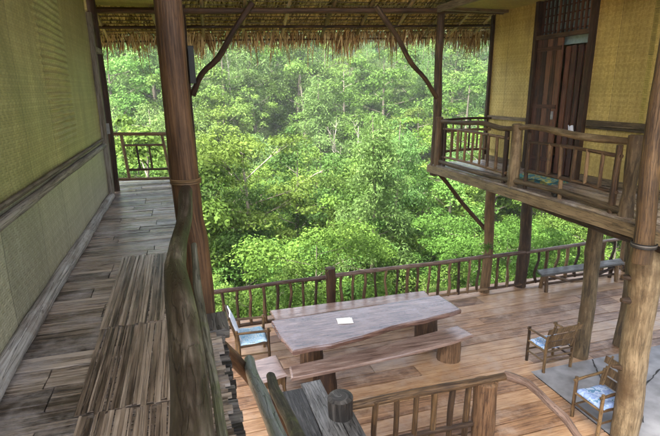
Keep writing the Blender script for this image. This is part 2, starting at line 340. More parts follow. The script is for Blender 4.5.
# ================================================================ GROUND
def ground_h(x, y):
    pts = [(-60, -1.5), (8, -2.2), (13, -4.6), (20, -7.5), (26, -9.0), (32, -8.2), (50, -1.5), (70, 8), (95, 19), (140, 34), (400, 80)]
    if y <= pts[0][0]: z = pts[0][1]
    else:
        z = pts[-1][1]
        for (a, za), (b, zb) in zip(pts, pts[1:]):
            if a <= y <= b:
                t = (y-a)/(b-a); z = za+(zb-za)*t; break
    k = min(1, max(0, (y-12)/20))
    return z+k*(1.3*sin(x*.11+y*.05)+.9*sin(x*.23-y*.13+1)) - .05*k*max(0, x-30)*min(1, y/60)
g = MB()
xs = list(range(-200, -60, 20))+list(range(-60, 120, 4))+list(range(120, 320, 20)); ys = list(range(-100, 0, 20))+list(range(0, 120, 3))+list(range(120, 420, 20))
V = [(x, y, ground_h(x, y)) for y in ys for x in xs]; nx = len(xs)
F = [(j*nx+i, j*nx+i+1, (j+1)*nx+i+1, (j+1)*nx+i) for j in range(len(ys)-1) for i in range(nx-1)]
g.add(V, F, [[(V[i][0], V[i][1]) for i in f] for f in F], .5, True)
tag(g.build('ground', M_['soil']), kind='structure')

# ================================================================ LOWER DECK
g = MB(); y = -3.0; row = 0
while y < 9.12:
    bw = U(.24, .34); x = -4.0 - U(0, 2)
    while x < 11.0:
        L = U(3.0, 6.5); x1 = min(x+L, 11.0)
        cx0 = x
        # concrete takes the near right corner
        yc = y+bw/2
        if yc < 5.78 and x1 > 5.12: x1 = 5.12
        if x1-cx0 > .05: g.box(((cx0+x1)/2, yc, -.02+U(-.0015, .0015)), (x1-cx0-.008, bw-.017, .04), tone=random.random())
        if yc < 5.78 and x1 >= 5.12: break
        x = x1
    y += bw; row += 1
tag(g.build('deck_floor', M_['deck']), kind='structure')
g = MB(); g.box((0+3.5, 3.05, -.25), (15.2, 12.2, .38), tone=.2)
tag(g.build('deck_base', M_['darkslat']), kind='structure')
g = MB()
g.grid(lambda u, v: (5.13+5.9*u, -3+8.78*v, .004+.0), 20, 30, lambda u, v: (u*6, v*9))
o = g.build('concrete_floor', M_['concrete']); tag(o, kind='structure')
def crack_strip(pts):
    g = MB(); Vv = []; n = len(pts)
    P = []
    for (x0, y0), (x1, y1) in zip(pts, pts[1:]):
        for k in range(12): t = k/12; P.append((x0+(x1-x0)*t+U(-.012, .012), y0+(y1-y0)*t+U(-.012, .012)))
    for (x, y) in P: w_ = U(.004, .012); Vv += [(x-w_, y+w_, .009), (x+w_, y-w_, .009)]
    g.add(Vv, [(2*i, 2*i+1, 2*i+3, 2*i+2) for i in range(len(P)-1)], [[(0, 0), (1, 0), (1, 1), (0, 1)]]*(len(P)-1), .1); tag(g.build('floor_crack', M_['darkslat']), kind='structure')
crack_strip([(9.2, 5.75), (7.9, 5.4), (7.2, 5.2), (6.33, 4.82), (5.7, 4.2)]); crack_strip([(6.36, 5.76), (6.0, 5.2), (5.75, 4.9)])
for x, y in [(p, q) for p in (-3.5, 0, 3.5, 7, 10.5) for q in (0, 4.5, 8.6)]:
    g = MB(); g.log([(x, y, ground_h(x, y)-.5), (x, y, -.45)], .14)
    tag(g.build('foundation_post', M_['post']), 'round timber stilt carrying the lower deck from below', 'stilt', 'stilts under the lower deck')

# ================================================================ UPPER FLOOR (left veranda)
g = MB()
y = -.6
while y < 9.25:          # crosswise flattened bamboo, each board a bundle of thin slats
    bw = U(.12, .24)
    xr = .125 if y < 3.2 else 0.0
    segs = [-1.18, U(-.85, -.35), xr] if random.random() < .75 else [-1.18, xr]
    for x0, x1 in zip(segs, segs[1:]):
        tb = random.random(); tz = U(-.003, .003); k = random.choice([2, 3, 3, 4])
        for q in range(k):
            e = U(-.02, .02) if x1 == xr else 0
            g.box(((x0+x1+e)/2, y+bw*(q+.5)/k, UF-.011+tz+U(-.003, .003)), (x1-x0-.008+e, bw/k-U(.002, .008), .018), rot=Matrix.Rotation(U(-.007, .007), 3, 'Z')@Matrix.Rotation(U(-.05, .05), 3, 'X'), tone=min(1, max(0, tb+U(-.3, .3))))
    y += bw+U(.002, .012)
o = g.build('upper_floor', M_['bamboofloor']); tag(o, kind='structure')
g = MB()
g.box((-.55, 4.3, UF-.075), (1.2, 9.9, .09), tone=.2)
for yy in np.arange(-.4, 9.2, .8): g.log([(-1.15, yy, UF-.16), (.05, yy, UF-.16)], .05)
g.log([(-.02, -.6, UF-.22), (-.02, 9.2, UF-.22)], .08)
tag(g.build('upper_floor_joists', M_['darkslat']), kind='structure')
# dark slats laid on the stair head, beside the rail
g = MB(); y = .6
while y < 3.02:
    bw = U(.035, .06)
    g.box((.075+U(-.008, .008), y, UF-.045+U(-.006, .006)), (.17+U(-.015, .02), bw-.006, .03), rot=Matrix.Rotation(U(-.06, .06), 3, 'Z')@Matrix.Rotation(U(-.15, .15), 3, 'X'), tone=random.random())
    y += bw
# lower courses of the stack
y = .6
while y < 3.0:
    bw = U(.04, .07); g.box((.085+U(-.01, .01), y, UF-.1), (.16, bw-.01, .04), rz=U(-.05, .05)); y += bw
o = g.build('slat_stack', M_['darkslat']); tag(o, 'strip of dark weathered slats along the outside of the mossy near rail', 'slats')
g = MB(); g.box((.11, 3.17, UF-.03), (.17, .27, .07), tone=.7, jit=.006)
o = g.build('threshold_board', M_['darkslat']); bevel(o, .008); tag(o, 'short thick grey board at the foot of the tall near post', 'board')

# long split-bamboo mats on the veranda
def mat_piece(name, x0, x1, y0, y1, label):
    g = MB(); x = x0
    skew = U(-.01, .01)
    while x < x1:
        bw = U(.010, .034); e0, e1 = U(-.02, .02), U(-.02, .02)
        zt = U(0, .005); ym = y0+(y1-y0)*U(.3, .7)
        g.box((x+bw/2, (y0+y1)/2+(e0+e1)/2, UF+.005+zt*.6), (bw-.002, y1-y0+e1-e0, .006), rot=Matrix.Rotation(U(-.006, .006), 3, 'Z')@Matrix.Rotation(U(-.09, .09), 3, 'Y'), tone=random.random())
        x += bw+(U(.003, .006) if random.random() < .15 else 0)
    for yy in np.arange(y0+.12, y1, .45): g.box(((x0+x1)/2, yy+U(-.03, .03), UF+.004), (x1-x0, .03, .006), tone=.1)
    o = g.build(name, M_['mat']); tag(o, label, 'floor mat', 'split bamboo mats laid end to end on the veranda')
mat_piece('bamboo_mat', -.60, -.12, .7, 2.32, 'split bamboo mat on the veranda floor, nearest and largest of the three')
mat_piece('bamboo_mat', -.63, -.13, 2.34, 3.28, 'split bamboo mat in the middle of the three on the veranda floor')
mat_piece('bamboo_mat', -.645, -.15, 3.30, 4.82, 'split bamboo mat farthest along the veranda, ending where crosswise boards begin')

# ================================================================ LEFT WALL
root = empty('woven_wall', (-1.1, 3, UF)); tag(root, 'olive green woven bamboo wall with a grey mid rail along the left veranda', 'wall')
def wl(z0, z1, y0, y1, mat, rip=False):
    g = MB(); ny = int((y1-y0)/.03); nz = int((z1-z0)/.012 if rip else (z1-z0)/.06)
    def fn(u, v):
        yy = y0+(y1-y0)*u; z = z0+(z1-z0)*v
        d = .004*sin(yy*5)+.003*sin(z*7+yy*2)
        if rip:
            cy = 5.5+.05*sin(z*2.); hw = .6
            k = min(1, 2*max(0, 1-((yy-cy)/hw)**2))*min(1, max(0, (z-3.95)/.25))
            d += k*.011*sin(2*pi*(z+.004*sin(yy*5+z*2)+.0015*sin(yy*17))/.062)+k*.01
        return (-1.115+d, yy, z)
    g.grid(fn, ny, nz, lambda u, v: (y0+(y1-y0)*u, z0+(z1-z0)*v)); return g.build('wall_panel', mat, root)
wl(UF+.84, 6.4, -1.5, 7.72, M_['wallL'], True); wl(UF-.1, UF+.84, -1.5, 7.72, M_['wallLlow'])
g = MB(); g.box((-1.20, 3.1, 4.6), (.09, 9.24, 3.5), tone=.3); g.build('wall_backing', M_['sill'], root)
g = MB(); g.log([(-1.09, -1.5, UF+.80), (-1.085, 2, UF+.79), (-1.09, 5, UF+.80), (-1.09, 7.72, UF+.80)], .036, seg=8, bump=.04, sub=.25, tone=.8)
o = g.build('wall_rail', M_['sill'], root)
g = MB(); g.log([(-1.085, -1.5, UF+.885), (-1.09, 3, UF+.88), (-1.095, 7.7, UF+.885)], .02, seg=8, sub=.3, tone=.4); g.build('wall_rail', M_['sill'], root)
g = MB(); g.log([(-1.08, -1.5, UF+.05), (-1.06, 1.5, UF+.045), (-1.08, 4, UF+.05), (-1.09, 7.75, UF+.045)], [.07, .068, .06, .055], seg=10, bump=.05, tone=.6); g.build('skirting_log', M_['greybeam'], root)
rebase(root)
# open door at the end of the veranda wall
root = empty('veranda_door', (-1.1, 8.05, UF)); tag(root, 'narrow timber door set in the far end of the olive woven wall', 'door')
g = MB(); g.box((-1.09, 7.77, UF+1.3), (.09, .09, 2.6), tone=.7); g.box((-1.09, 8.08, UF+2.13), (.08, .6, .07)); g.build('door_frame', M_['sill'], root)
g = MB()
for k in range(4): g.box((-1.115, 7.87+.128*k, UF+1.05), (.03, .122, 2.05))
lf = g.build('door_leaf', M_['balc'], root)
g = MB(); g.box((-1.085, 8.24, UF+1.0), (.05, .02, .16)); g.build('handle', M_['steel'], lf)
g = MB(); g.box((-1.1, 8.1, UF+2.4), (.025, .5, .46)); g.build('transom_panel', M_['doorwood'], root)
g = MB(); g.log([(-1.10, 8.38, UF-.1), (-1.09, 8.4, UF+1.3), (-1.12, 8.4, UF+3.0)], .062, bump=.03); g.build('door_post', M_['postdark'], root)
rebase(root)
# rest of the left building's end wall, behind the door
root = empty('hut_end_wall', (-2.6, 8.45, UF)); tag(root, 'woven end wall of the left hut, round the corner past the door post', 'wall')
g = MB(); g.grid(lambda u, v: (-4.2+3.05*u, 8.46, 2.6+3.6*v), 4, 4, lambda u, v: (u*3, v*3.6)); g.build('wall_panel', M_['wallL'], root); rebase(root)

# ================================================================ NEAR RAIL
root = empty('near_railing', (-.02, 1.6, UF)); tag(root, 'thick mossy log handrail beside the veranda floor, ending at the tall near post', 'railing')
g = MB(); g.log([(-.02, -.1, 3.76), (-.032, .7, 3.77), (-.035, 1.1, 3.79), (-.055, 1.62, 3.815), (-.072, 1.98, 3.79), (-.068, 2.15, 3.785), (-.055, 2.5, 3.775), (-.025, 2.85, 3.80), (-.012, 3.08, 3.86), (-.004, 3.3, 3.86)],
      [.051, .048, .047, .048, .046, .043, .040, .042, .041, .039], seg=22, bump=.014, sub=.04, wob=.002); g.build('top_rail', M_['mossrail'], root)
g = MB(); g.log([(.10, .8, 3.05), (.06, 1.5, 3.17), (.045, 2.0, 3.24), (.02, 2.6, 3.31), (.012, 2.85, 3.36), (0.015, 3.18, 3.52)], [.02, .019, .02, .02, .026, .018], seg=12, bump=.08, sub=.05); g.build('lower_rail', M_['greypole'], root)
g = MB(); g.log([(-.03, 1.35, UF-.1), (-.04, 1.35, 3.76)], .03); g.build('baluster', M_['mossrail'], root)
rebase(root)

# ================================================================ TALL POSTS
def post(x, y, z0, z1, r, mat, label, cat='post', bend=0., bump=.03, name='timber_post', group=None, pts=None, seg=16, knots=()):
    g = MB()
    P = pts or [(x, y, z0), (x+bend, y, z0+(z1-z0)*.35), (x-bend*.6, y+bend*.4, z0+(z1-z0)*.7), (x, y, z1)]
    rr = r if isinstance(r, (list, tuple)) else [r*1.06, r, r*.97, r*.95]
    g.log(P, rr, seg=seg, bump=bump, sub=.15)
    for (p, d, kr, kl) in knots:
        p = Vector(p); d = Vector(d).normalized(); g.log([p, p+d*kl*.5, p+d*kl], [kr*1.5, kr, kr*.8], seg=8, bump=.06, sub=.04)
    o = g.build(name, mat); own_origin(o, P[0]); tag(o, label, cat, group); return o
post(.035, 3.38, 0, 6.6, [.10, .092, .09, .088, .086, .087], M_['postdark'], 'tall reddish brown round post beside the end of the mossy handrail, nearest to the camera', bend=.012, pts=[(.035, 3.4, 0), (.03, 3.4, 3.1), (.004, 3.4, 3.65), (-.008, 3.4, 4.1), (-.015, 3.4, 4.7), (-.02, 3.4, 6.9)])
g = MB()
for k in range(3): g.log([(-.002+.098*cos(a), 3.4+.098*sin(a), 3.90+.012*k) for a in np.linspace(0, 2*pi, 20)], .006, seg=6, bump=0, caps=False, sub=.03)
o = g.build('rope_lashing', M_['post']); tag(o, 'thin cord lashed round the tall near post at handrail height', 'rope')
post(.17, 9.1, -.05, 5.88, .062, M_['postdark'], 'slim dark veranda post at the far end, mostly hidden behind the tall near post', bend=.005)
g = MB(); g.box((.262, 9.05, 4.93), (.1, .1, .62), rz=.05, tone=.2); o = g.build('hanging_box', M_['black']); bevel(o, .008); tag(o, 'narrow black box fixed up high on the far veranda post beside the tall near post', 'box')
post(5.1, 9.2, UF-.25, 5.95, [.10, .088, .08, .078], M_['post'], 'slender brown corner post rising from the right balcony to the roof beam', bend=.015)
post(6.3, 8.82, 0, 2.9, [.115, .10, .105, .1], M_['post'], 'round post under the far balcony corner with a fern growing on it', bend=.03)
post(7.27, 8.83, 0, 2.9, [.13, .125, .12, .13], M_['branch'], 'dark brown round post standing in the far deck railing left of the long narrow bench', bend=.02, bump=.04)
post(6.25, 5.92, 0, 2.8, [.125, .115, .12, .118], M_['trunk'], 'tan round post behind the slatted chair under the right balcony', bend=.02)
post(7.23, 6.0, 0, 2.9, [.13, .12, .13, .12], M_['trunk'], 'tan round post half hidden behind the thick knotty trunk', bend=.03, knots=[((7.1, 5.95, 1.35), (-1, -.2, .3), .04, .13)])
root = empty('trunk_post', (5.2, 4.1, 0)); tag(root, 'thick pale knotty tree trunk propping the near end of the right balcony', 'tree trunk')
g = MB(); g.log([(5.24, 4.1, 0), (5.23, 4.1, .6), (5.18, 4.1, 1.3), (5.17, 4.1, 2.0), (5.14, 4.12, 2.45), (5.12, 4.14, 2.74)], [.168, .162, .155, .158, .178, .15], seg=26, bump=.03, sub=.08); g.build('trunk', M_['trunk'], root)
for p, d, kr, kl in [((5.12, 4.14, 1.05), (-1, .1, .25), .035, .20), ((5.07, 4.14, 1.98), (-1, .2, .1), .035, .16), ((5.06, 4.16, 2.26), (-1, .2, .2), .035, .17), ((5.25, 4.02, 2.5), (.9, -.6, -.2), .05, .12)]:
    g = MB(); p = Vector(p); d = Vector(d).normalized(); g.log([p, p+d*kl*.55, p+d*kl], [kr*1.6, kr, kr*.7], seg=10, bump=.08, sub=.03, tone=.1); g.build('branch_stub', M_['post'], root)
rebase(root)
post(5.25, 4.3, 2.75, 6.3, [.105, .10, .095, .09, .09], M_['post'], 'brown post rising in front of the balcony beam at the right edge', pts=[(4.90, 3.98, 2.55), (4.90, 4.0, 3.0), (4.92, 4.08, 3.8), (4.93, 4.10, 4.6), (4.94, 4.08, 6.3)])
g = MB()
for k in range(4): g.log([(4.90+.125*cos(a), 3.98+.125*sin(a), 2.74+.014*k) for a in np.linspace(0, 2*pi, 20)], .008, seg=6, bump=0, caps=False, sub=.03)
o = g.build('rope_lashing', M_['darkslat']); tag(o, 'dark cord lashing where the brown post crosses the balcony beam', 'rope')

# ================================================================ ROOF BEAM, BRACES
g = MB(); g.log([(-1.5, 9.12, 5.76), (.3, 9.1, 5.80), (2.4, 9.1, 5.87), (4.93, 9.1, 5.95), (6.5, 9.1, 5.98)], .052, seg=12, bump=.03)
tag(g.build('roof_beam', M_['postdark']), 'long dark round beam under the thatch, spanning from left hut to right hut', 'beam')
def brace(pts, r, label, mat='post', name='brace'):
    g = MB(); g.log(pts, r, seg=12, bump=.04, sub=.12); o = g.build(name, M_[mat]); tag(o, label, 'brace'); return o
brace([(.24, 9.1, 4.42), (.42, 9.08, 4.78), (.72, 9.06, 5.05), (1.0, 9.05, 5.48), (1.36, 9.05, 5.95)], [.05, .048, .052, .05, .055], 'dark crooked branch brace rising rightwards from behind the tall near post to the roof beam', 'postdark')
brace([(5.06, 9.16, 4.30), (4.75, 9.1, 4.68), (4.42, 9.08, 4.98), (4.1, 9.06, 5.45), (3.66, 9.06, 5.97)], [.045, .045, .048, .047, .055], 'curved branch brace falling from the roof beam to the slender balcony corner post')
brace([(5.16, 9.15, 2.76), (5.35, 9.12, 2.55), (5.75, 9.05, 2.05), (6.1, 8.95, 1.65), (6.36, 8.88, 1.36)], [.05, .045, .042, .045, .04], 'diagonal branch strut under the far corner of the right balcony')

# ================================================================ THATCH ROOF
def roof_z(y, x=3): return 5.97+(x-2.4)*.028+(9.1-y)*.40
root = empty('thatched_roof', (3, 9.4, 5.9)); tag(root, 'thatched roof with ragged hanging leaf fringe on bamboo rafters above the far railing', 'roof')
EY = 10.3
g = MB()
g.grid(lambda u, v: (-4+12.5*u, .6+(EY-.6)*v, roof_z(.6+(EY-.6)*v, -4+12.5*u)+.17), 12, 8, lambda u, v: (u*12, v*6), tone=.2); g.build('thatch_back', M_['thatch'], root)
g = MB(); sl_ = Vector((0, 1, -.40)).normalized()
for cy in np.arange(6.6, EY-.02, .085):
    x = -2.5
    while x < 7.4:
        p = (x, cy+U(-.02, .02), roof_z(cy, x)+.085+U(-.01, .02))
        g.blade(p, sl_+Vector((U(-.3, .3), 0, U(-.12, .04))), (0, 0, -1), U(.12, .26), U(.02, .045), tone=U(.2, 1), curl=U(-.05, .1)); x += U(.02, .045)
g.build('thatch_underside', M_['thatch'], root)
g = MB()
for cy in np.arange(6.7, EY, .115):
    g.log([(-3, cy, roof_z(cy, -3)+.055), (1, cy+U(-.02, .02), roof_z(cy, 1)+.055+U(-.008, .008)), (4, cy+U(-.02, .02), roof_z(cy, 4)+.055), (7.6, cy, roof_z(cy, 7.6)+.055)], U(.007, .012), seg=6, sub=.5, wob=.004)
g.build('lath', M_['lath'], root)
for cy, r in ((9.72, .026), (10.2, .017)):
    g = MB(); g.log([(-3, cy, roof_z(cy, -3)-.05), (1.2, cy, roof_z(cy, 1.2)-.045), (4, cy+.02, roof_z(cy, 4)-.05), (7.6, cy, roof_z(cy, 7.6)-.045)], r, seg=8, sub=.4, wob=.006); g.build('purlin', M_['postdark'], root)
for x in (-2.1, -1.25, -.35, .45, 1.2, 1.98, 2.8, 3.55, 4.35, 5.15, 5.75, 6.35):
    g = MB(); dx = U(-.06, .08); g.log([(x-.25+dx, 6.6, roof_z(6.6, x)-.005), (x+dx*.3, 8.6, roof_z(8.6, x)-.005), (x+.12, EY+.05, roof_z(EY+.05, x)-.005)], U(.028, .036), seg=10, sub=.3, wob=.006); g.build('rafter', M_['rafter'], root)
# ragged eave fringe
g = MB(); x = -2.6
tuft = lambda x: .5+.5*sin(x*3.3+1.2*sin(x*1.7))*sin(x*1.13+.7)
while x < 7.4:
    for k in range(4):
        L = U(.05, .30)+.44*tuft(x)**2*random.random()**1.3+(.16 if random.random() < .05 else 0)
        yy = EY+U(-.22, .04)
        if random.random() < .55*(1-tuft(x)): continue
        g.blade((x+U(-.02, .02), yy, roof_z(yy, x)+U(-.02, .10)), (U(-.28, .28), U(-.05, .35), -1), (0, 1, 0), L, U(.008, .024), tone=random.random(), curl=U(-.35, .35))
    x += U(.006, .016)
for k in range(60):      # long single strips
    x = U(-2.4, 7.2); g.blade((x, EY-.05, roof_z(EY, x)), (U(-.15, .15), 0, -1), (0, 1, 0), U(.42, .68), U(.012, .024), tone=U(0, .6), curl=U(-.12, .12))
g.build('eave_fringe', M_['fringe'], root)
rebase(root)

# flat woven ceilings over the two verandas
g = MB(); g.grid(lambda u, v: (-1.5+1.55*u, 3.5+5.85*v, 5.87), 4, 16, lambda u, v: (v*10.5, u*1.6)); g.box((-.7, 6.3, 6.0), (1.7, 5.6, .06), tone=.3)
tag(g.build('veranda_ceiling', M_['ceil']), 'flat olive woven ceiling over the left veranda', 'ceiling')
root = empty('balcony_ceiling', (5.8, 6, 5.97)); tag(root, 'flat woven ceiling with plank edging over the right balcony', 'ceiling')
g = MB(); g.grid(lambda u, v: (4.95+1.6*u, 2.0+6.98*v, 5.99), 4, 16, lambda u, v: (v*7, u*1.6)); g.build('ceiling_panel', M_['ceil'], root)
g = MB(); g.box((5.7, 9.0, 5.965), (1.5, .16, .05), tone=.9); g.box((4.95, 5.6, 5.97), (.06, 6.9, .12), tone=.8); g.build('edge_plank', M_['balc'], root)
rebase(root)
# roof over the hut volumes, out of frame but casting their shade
g = MB(); g.box((-2.6, 3.0, 6.55), (3.6, 11, .12), tone=.3)
tag(g.build('hut_roof', M_['thatch']), 'thatched roof over the left hut above the veranda ceiling', 'roof')
g = MB(); g.box((8.0, 4.5, 6.6), (6.4, 10, .12), tone=.3)
tag(g.build('hut_roof', M_['thatch']), 'thatched roof over the right hut above its golden woven wall', 'roof')

# ================================================================ RIGHT HUT
root = empty('raised_hut', (6.45, 6, UF)); tag(root, 'raised hut with golden woven bamboo walls and a dark door on the right balcony', 'hut')
WX = 6.45
def wr(y0, y1, z0, z1, mat='wallR'):
    g = MB(); g.grid(lambda u, v: (WX+.004*sin(9*u), y1+(y0-y1)*u, z0+(z1-z0)*v), 10, 6, lambda u, v: ((y1-y0)*u+y0, z0+(z1-z0)*v)); g.build('wall', M_[mat], root)
wr(8.02, 9.38, UF, 6.4); wr(2.0, 6.62, UF, 6.4)
g = MB(); g.grid(lambda u, v: (WX+4.2*u, 9.40, UF-.1+3.5*v), 6, 6, lambda u, v: (u*4.2, v*3.5)); g.build('wall', M_['wallR'], root)
g = MB(); g.box((WX+.06, 8.72, 4.6), (.05, 1.3, 3.4)); g.box((WX+.06, 4.3, 4.6), (.05, 4.6, 3.4)); g.build('wall_backing', M_['balc'], root)
g = MB()
g.box((WX-.02, 9.38, 4.6), (.08, .07, 3.4), tone=.2); g.build('corner_post', M_['postdark'], root)
g = MB(); g.box((WX-.02, 8.71, 3.88), (.045, 1.25, .07), tone=.9); g.build('wall_rail', M_['balc'], root)
g = MB(); g.box((WX-.02, 4.3, 3.92), (.045, 4.55, .085), tone=.4); g.box((WX-.025, 4.3, 3.85), (.03, 4.55, .04), tone=.1); g.build('wall_rail', M_['balc'], root)
g = MB(); g.box((WX-.02, 4.3, UF+.06), (.05, 4.55, .10), tone=.7); g.box((WX-.02, 8.71, UF+.06), (.05, 1.25, .10), tone=.7); g.build('skirting_board', M_['balc'], root)
# door: left leaf of planks, right leaf of slats, louvred transom
g = MB()
for yy in (7.98, 6.66): g.box((WX-.03, yy, 4.6), (.11, .08, 3.4), tone=.2)
g.box((WX-.03, 7.32, 5.36), (.10, 1.24, .07), tone=.9); g.build('door_frame', M_['postdark'], root)
g = MB()
for k in range(5): g.box((WX-.02+U(-.004, .004), 7.86-.125*k, UF+1.19), (.035, .118, 2.36), tone=random.random())
for zz in (.25, 1.2, 2.2): g.box((WX-.045, 7.61, UF+zz), (.02, .6, .07), tone=.3)
d1 = g.build('door', M_['doorwood'], root)
g = MB(); g.box((WX-.06, 7.36, UF+1.05), (.03, .03, .14)); g.build('handle', M_['steel'], d1)
g = MB()
for k in range(4): g.box((WX+.03+U(-.01, .01), 7.22-.145*k, UF+1.12), (.03, .10, 2.2), tone=random.random())
for zz in (.25, 2.15): g.box((WX+.052, 7.0, UF+zz), (.02, .62, .07), tone=.3)
g.build('door', M_['doorwood'], root)
g = MB(); g.box((WX+.09, 7.32, 5.28), (.02, 1.24, .16)); g.box((WX+.09, 7.32, 5.75), (.02, 1.24, .7)); g.build('pane', M_['glassy'], root)
g = MB()
for k in range(12): g.box((WX, 7.88-.1*k, 5.78), (.03, .032, .78), tone=random.random())
for k in range(6): g.box((WX+.02, 7.3, 5.45+.13*k), (.02, 1.24, .018), tone=.3)
g.build('transom_bars', M_['doorwood'], root)
# dim room behind
g = MB(); g.box((WX+2.2, 6.8, 4.6), (.1, 5.2, 3.4)); g.box((WX+1.1, 5.6, 4.6), (2.2, .08, 3.4)); g.build('inner_wall', M_['ceil'], root)
g = MB(); g.box((WX+2.1, 5.7, UF-.06), (4.2, 7.4, .10), tone=.4); g.build('hut_floor', M_['balc'], root)
rebase(root)

# ---------------------------------------------------------------- balcony
root = empty('balcony', (5.8, 6.5, UF)); tag(root, 'plank balcony with edge beam in front of the golden hut', 'balcony')
g = MB(); x = 5.02
while x < 6.43:
    bw = U(.10, .15); y = 3.4
    while y < 9.28:
        L = U(1.6, 3.2); y1 = min(9.30+U(-.01, .01), y+L)
        g.box((x+bw/2, (y+y1)/2, UF-.016+U(-.003, .003)), (bw-.007, y1-y-.006, .03), rz=U(-.002, .002), tone=random.random()); y = y1
    x += bw
g.build('floor_boards', M_['bamboofloor'], root)
g = MB(); g.box((5.03, 6.35, UF-.11), (.085, 5.95, .155), jit=.004, tone=.9); g.build('edge_beam', M_['balc'], root)
g = MB(); g.box((5.8, 9.27, UF-.11), (1.5, .08, .15), tone=.5); g.build('end_beam', M_['balc'], root)
g = MB()
for yy in np.arange(3.7, 9.2, .62): g.log([(5.08, yy, UF-.105), (6.45, yy, UF-.105)], .045, seg=8)
g.build('joist', M_['balc'], root)
g = MB(); g.log([(6.3, 3.4, UF-.24), (6.3, 6, UF-.23), (6.3, 9.3, UF-.24)], .085, tone=.2); g.build('bearer', M_['balc'], root)
g = MB(); g.log([(5.16, 3.6, UF-.26), (5.14, 4.5, UF-.25), (5.3, 6.4, UF-.26)], .06, tone=.1); g.build('bearer', M_['branch'], root)
rebase(root)

# ---------------------------------------------------------------- balcony railing
root = empty('balcony_railing', (5.1, 6.6, UF)); tag(root, 'rustic log railing with inner ladder panels along the right balcony', 'railing')
def part(name, pts, r, mat, seg=10, bump=.05, sub=.12, wob=0., par=None, tone=None):
    g = MB(); g.log(pts, r, seg=seg, bump=bump, sub=sub, wob=wob, tone=tone); return g.build(name, M_[mat], par if par is not None else root)
part('post', [(5.1, 6.6, UF-.05), (5.11, 6.6, 3.5), (5.1, 6.6, 3.93)], [.085, .083, .086], 'trunk', seg=14)
part('post', [(5.13, 4.47, UF-.05), (5.16, 4.5, 3.25), (5.11, 4.46, 3.55), (5.13, 4.47, 3.93)], [.085, .07, .085, .088], 'trunk', seg=14)
part('post', [(5.08, 9.05, UF-.05), (5.09, 9.05, 3.92)], [.075, .07], 'post', seg=12)
part('top_rail', [(5.1, 8.98, 3.84), (5.1, 8.3, 3.85), (5.1, 7.6, 3.89), (5.1, 7.05, 3.84), (5.1, 6.6, 3.86)], [.038, .04, .042, .042, .045], 'trunk', wob=.004)
part('top_rail', [(5.1, 6.62, 3.87), (5.1, 6.3, 3.91), (5.1, 5.9, 3.90), (5.1, 5.4, 3.86), (5.1, 4.9, 3.85), (5.1, 4.4, 3.86)], [.04, .045, .045, .05, .048, .045], 'trunk', wob=.004)
for (y0, y1, zt, zb, n) in ((8.82, 6.84, 3.70, 3.13, 8), (6.3, 4.66, 3.68, 3.23, 7)):
    for zz in (zt, zb): part('panel_rail', [(5.1, y0+.05, zz), (5.1, (y0+y1)/2, zz+.012), (5.1, y1-.05, zz-.01)], .024, 'branch')
    part('stile', [(5.1, y0, UF), (5.1, y0, 3.82)], .032, 'branch'); part('stile', [(5.1, y1, UF), (5.1, y1, 3.80)], .04, 'branch')
    for k in range(1, n):
        yy = y0+(y1-y0)*k/n; part('baluster', [(5.1, yy, zb-.0), (5.1, yy+U(-.02, .02), zt+.02)], U(.022, .029), 'branch')
part('floor_rail', [(5.1, 9.0, UF+.07), (5.1, 7.8, UF+.05), (5.1, 6.6, UF+.08), (5.1, 5.4, UF+.10), (5.1, 4.5, UF+.06)], .045, 'balc')
part('baluster', [(5.1, 5.55, UF-.02), (5.1, 5.56, 3.22)], .03, 'branch')
for zz in (3.86, 3.62, 3.2): part('end_rail', [(5.12, 9.2, zz-.02), (5.8, 9.2, zz+.01), (6.42, 9.2, zz)], .028, 'branch')
for k in range(6): part('baluster', [(5.3+.2*k, 9.2, 3.18), (5.3+.2*k, 9.2, 3.86)], .02, 'branch')
part('stile', [(5.25, 9.2, UF), (5.25, 9.2, 3.85)], .03, 'branch')
rebase(root)
# folded cloths lying on the balcony
g = MB()
for k, (dx, dy, rz) in enumerate([(0, 0, .1), (.01, .02, .16), (-.01, -.02, .06)]):
    g.grid(lambda u, v, k=k, dx=dx, dy=dy, rz=rz: tuple(Vector((5.85+dx, 6.85+dy, UF+.025+.025*k))+Matrix.Rotation(rz, 3, 'Z')@Vector(((u-.5)*.5, (v-.5)*.85, .012*sin(9*u+k)*sin(7*v)-.03*(abs(2*u-1)**8+abs(2*v-1)**8)))), 14, 16, lambda u, v: (u, v))
tag(g.build('folded_cloth', M_['teal']), 'folded teal and yellow cloth lying on the balcony boards outside the dark door', 'cloth')
g = MB(); g.log([(5.12, 5.62, UF+.03), (5.18, 5.70, UF+.06), (5.2, 5.8, UF+.04)], [.05, .045, .03], seg=10, bump=.15)
tag(g.build('sandal', M_['black']), 'dark sandal left by the foot of the balcony railing', 'sandal')
g = MB(); g.grid(lambda u, v: (WX-.075+.02*sin(12*u)+.03*v, 6.83+.09*u, 3.84-.16*v+.02*sin(8*u)), 8, 12, lambda u, v: (u, v))
o = g.build('hanging_cloth', M_['white_cloth']); sm = o.modifiers.new('s', 'SOLIDIFY'); sm.thickness = .012; tag(o, 'small pale cloth hanging on the slatted right half of the dark door', 'cloth')

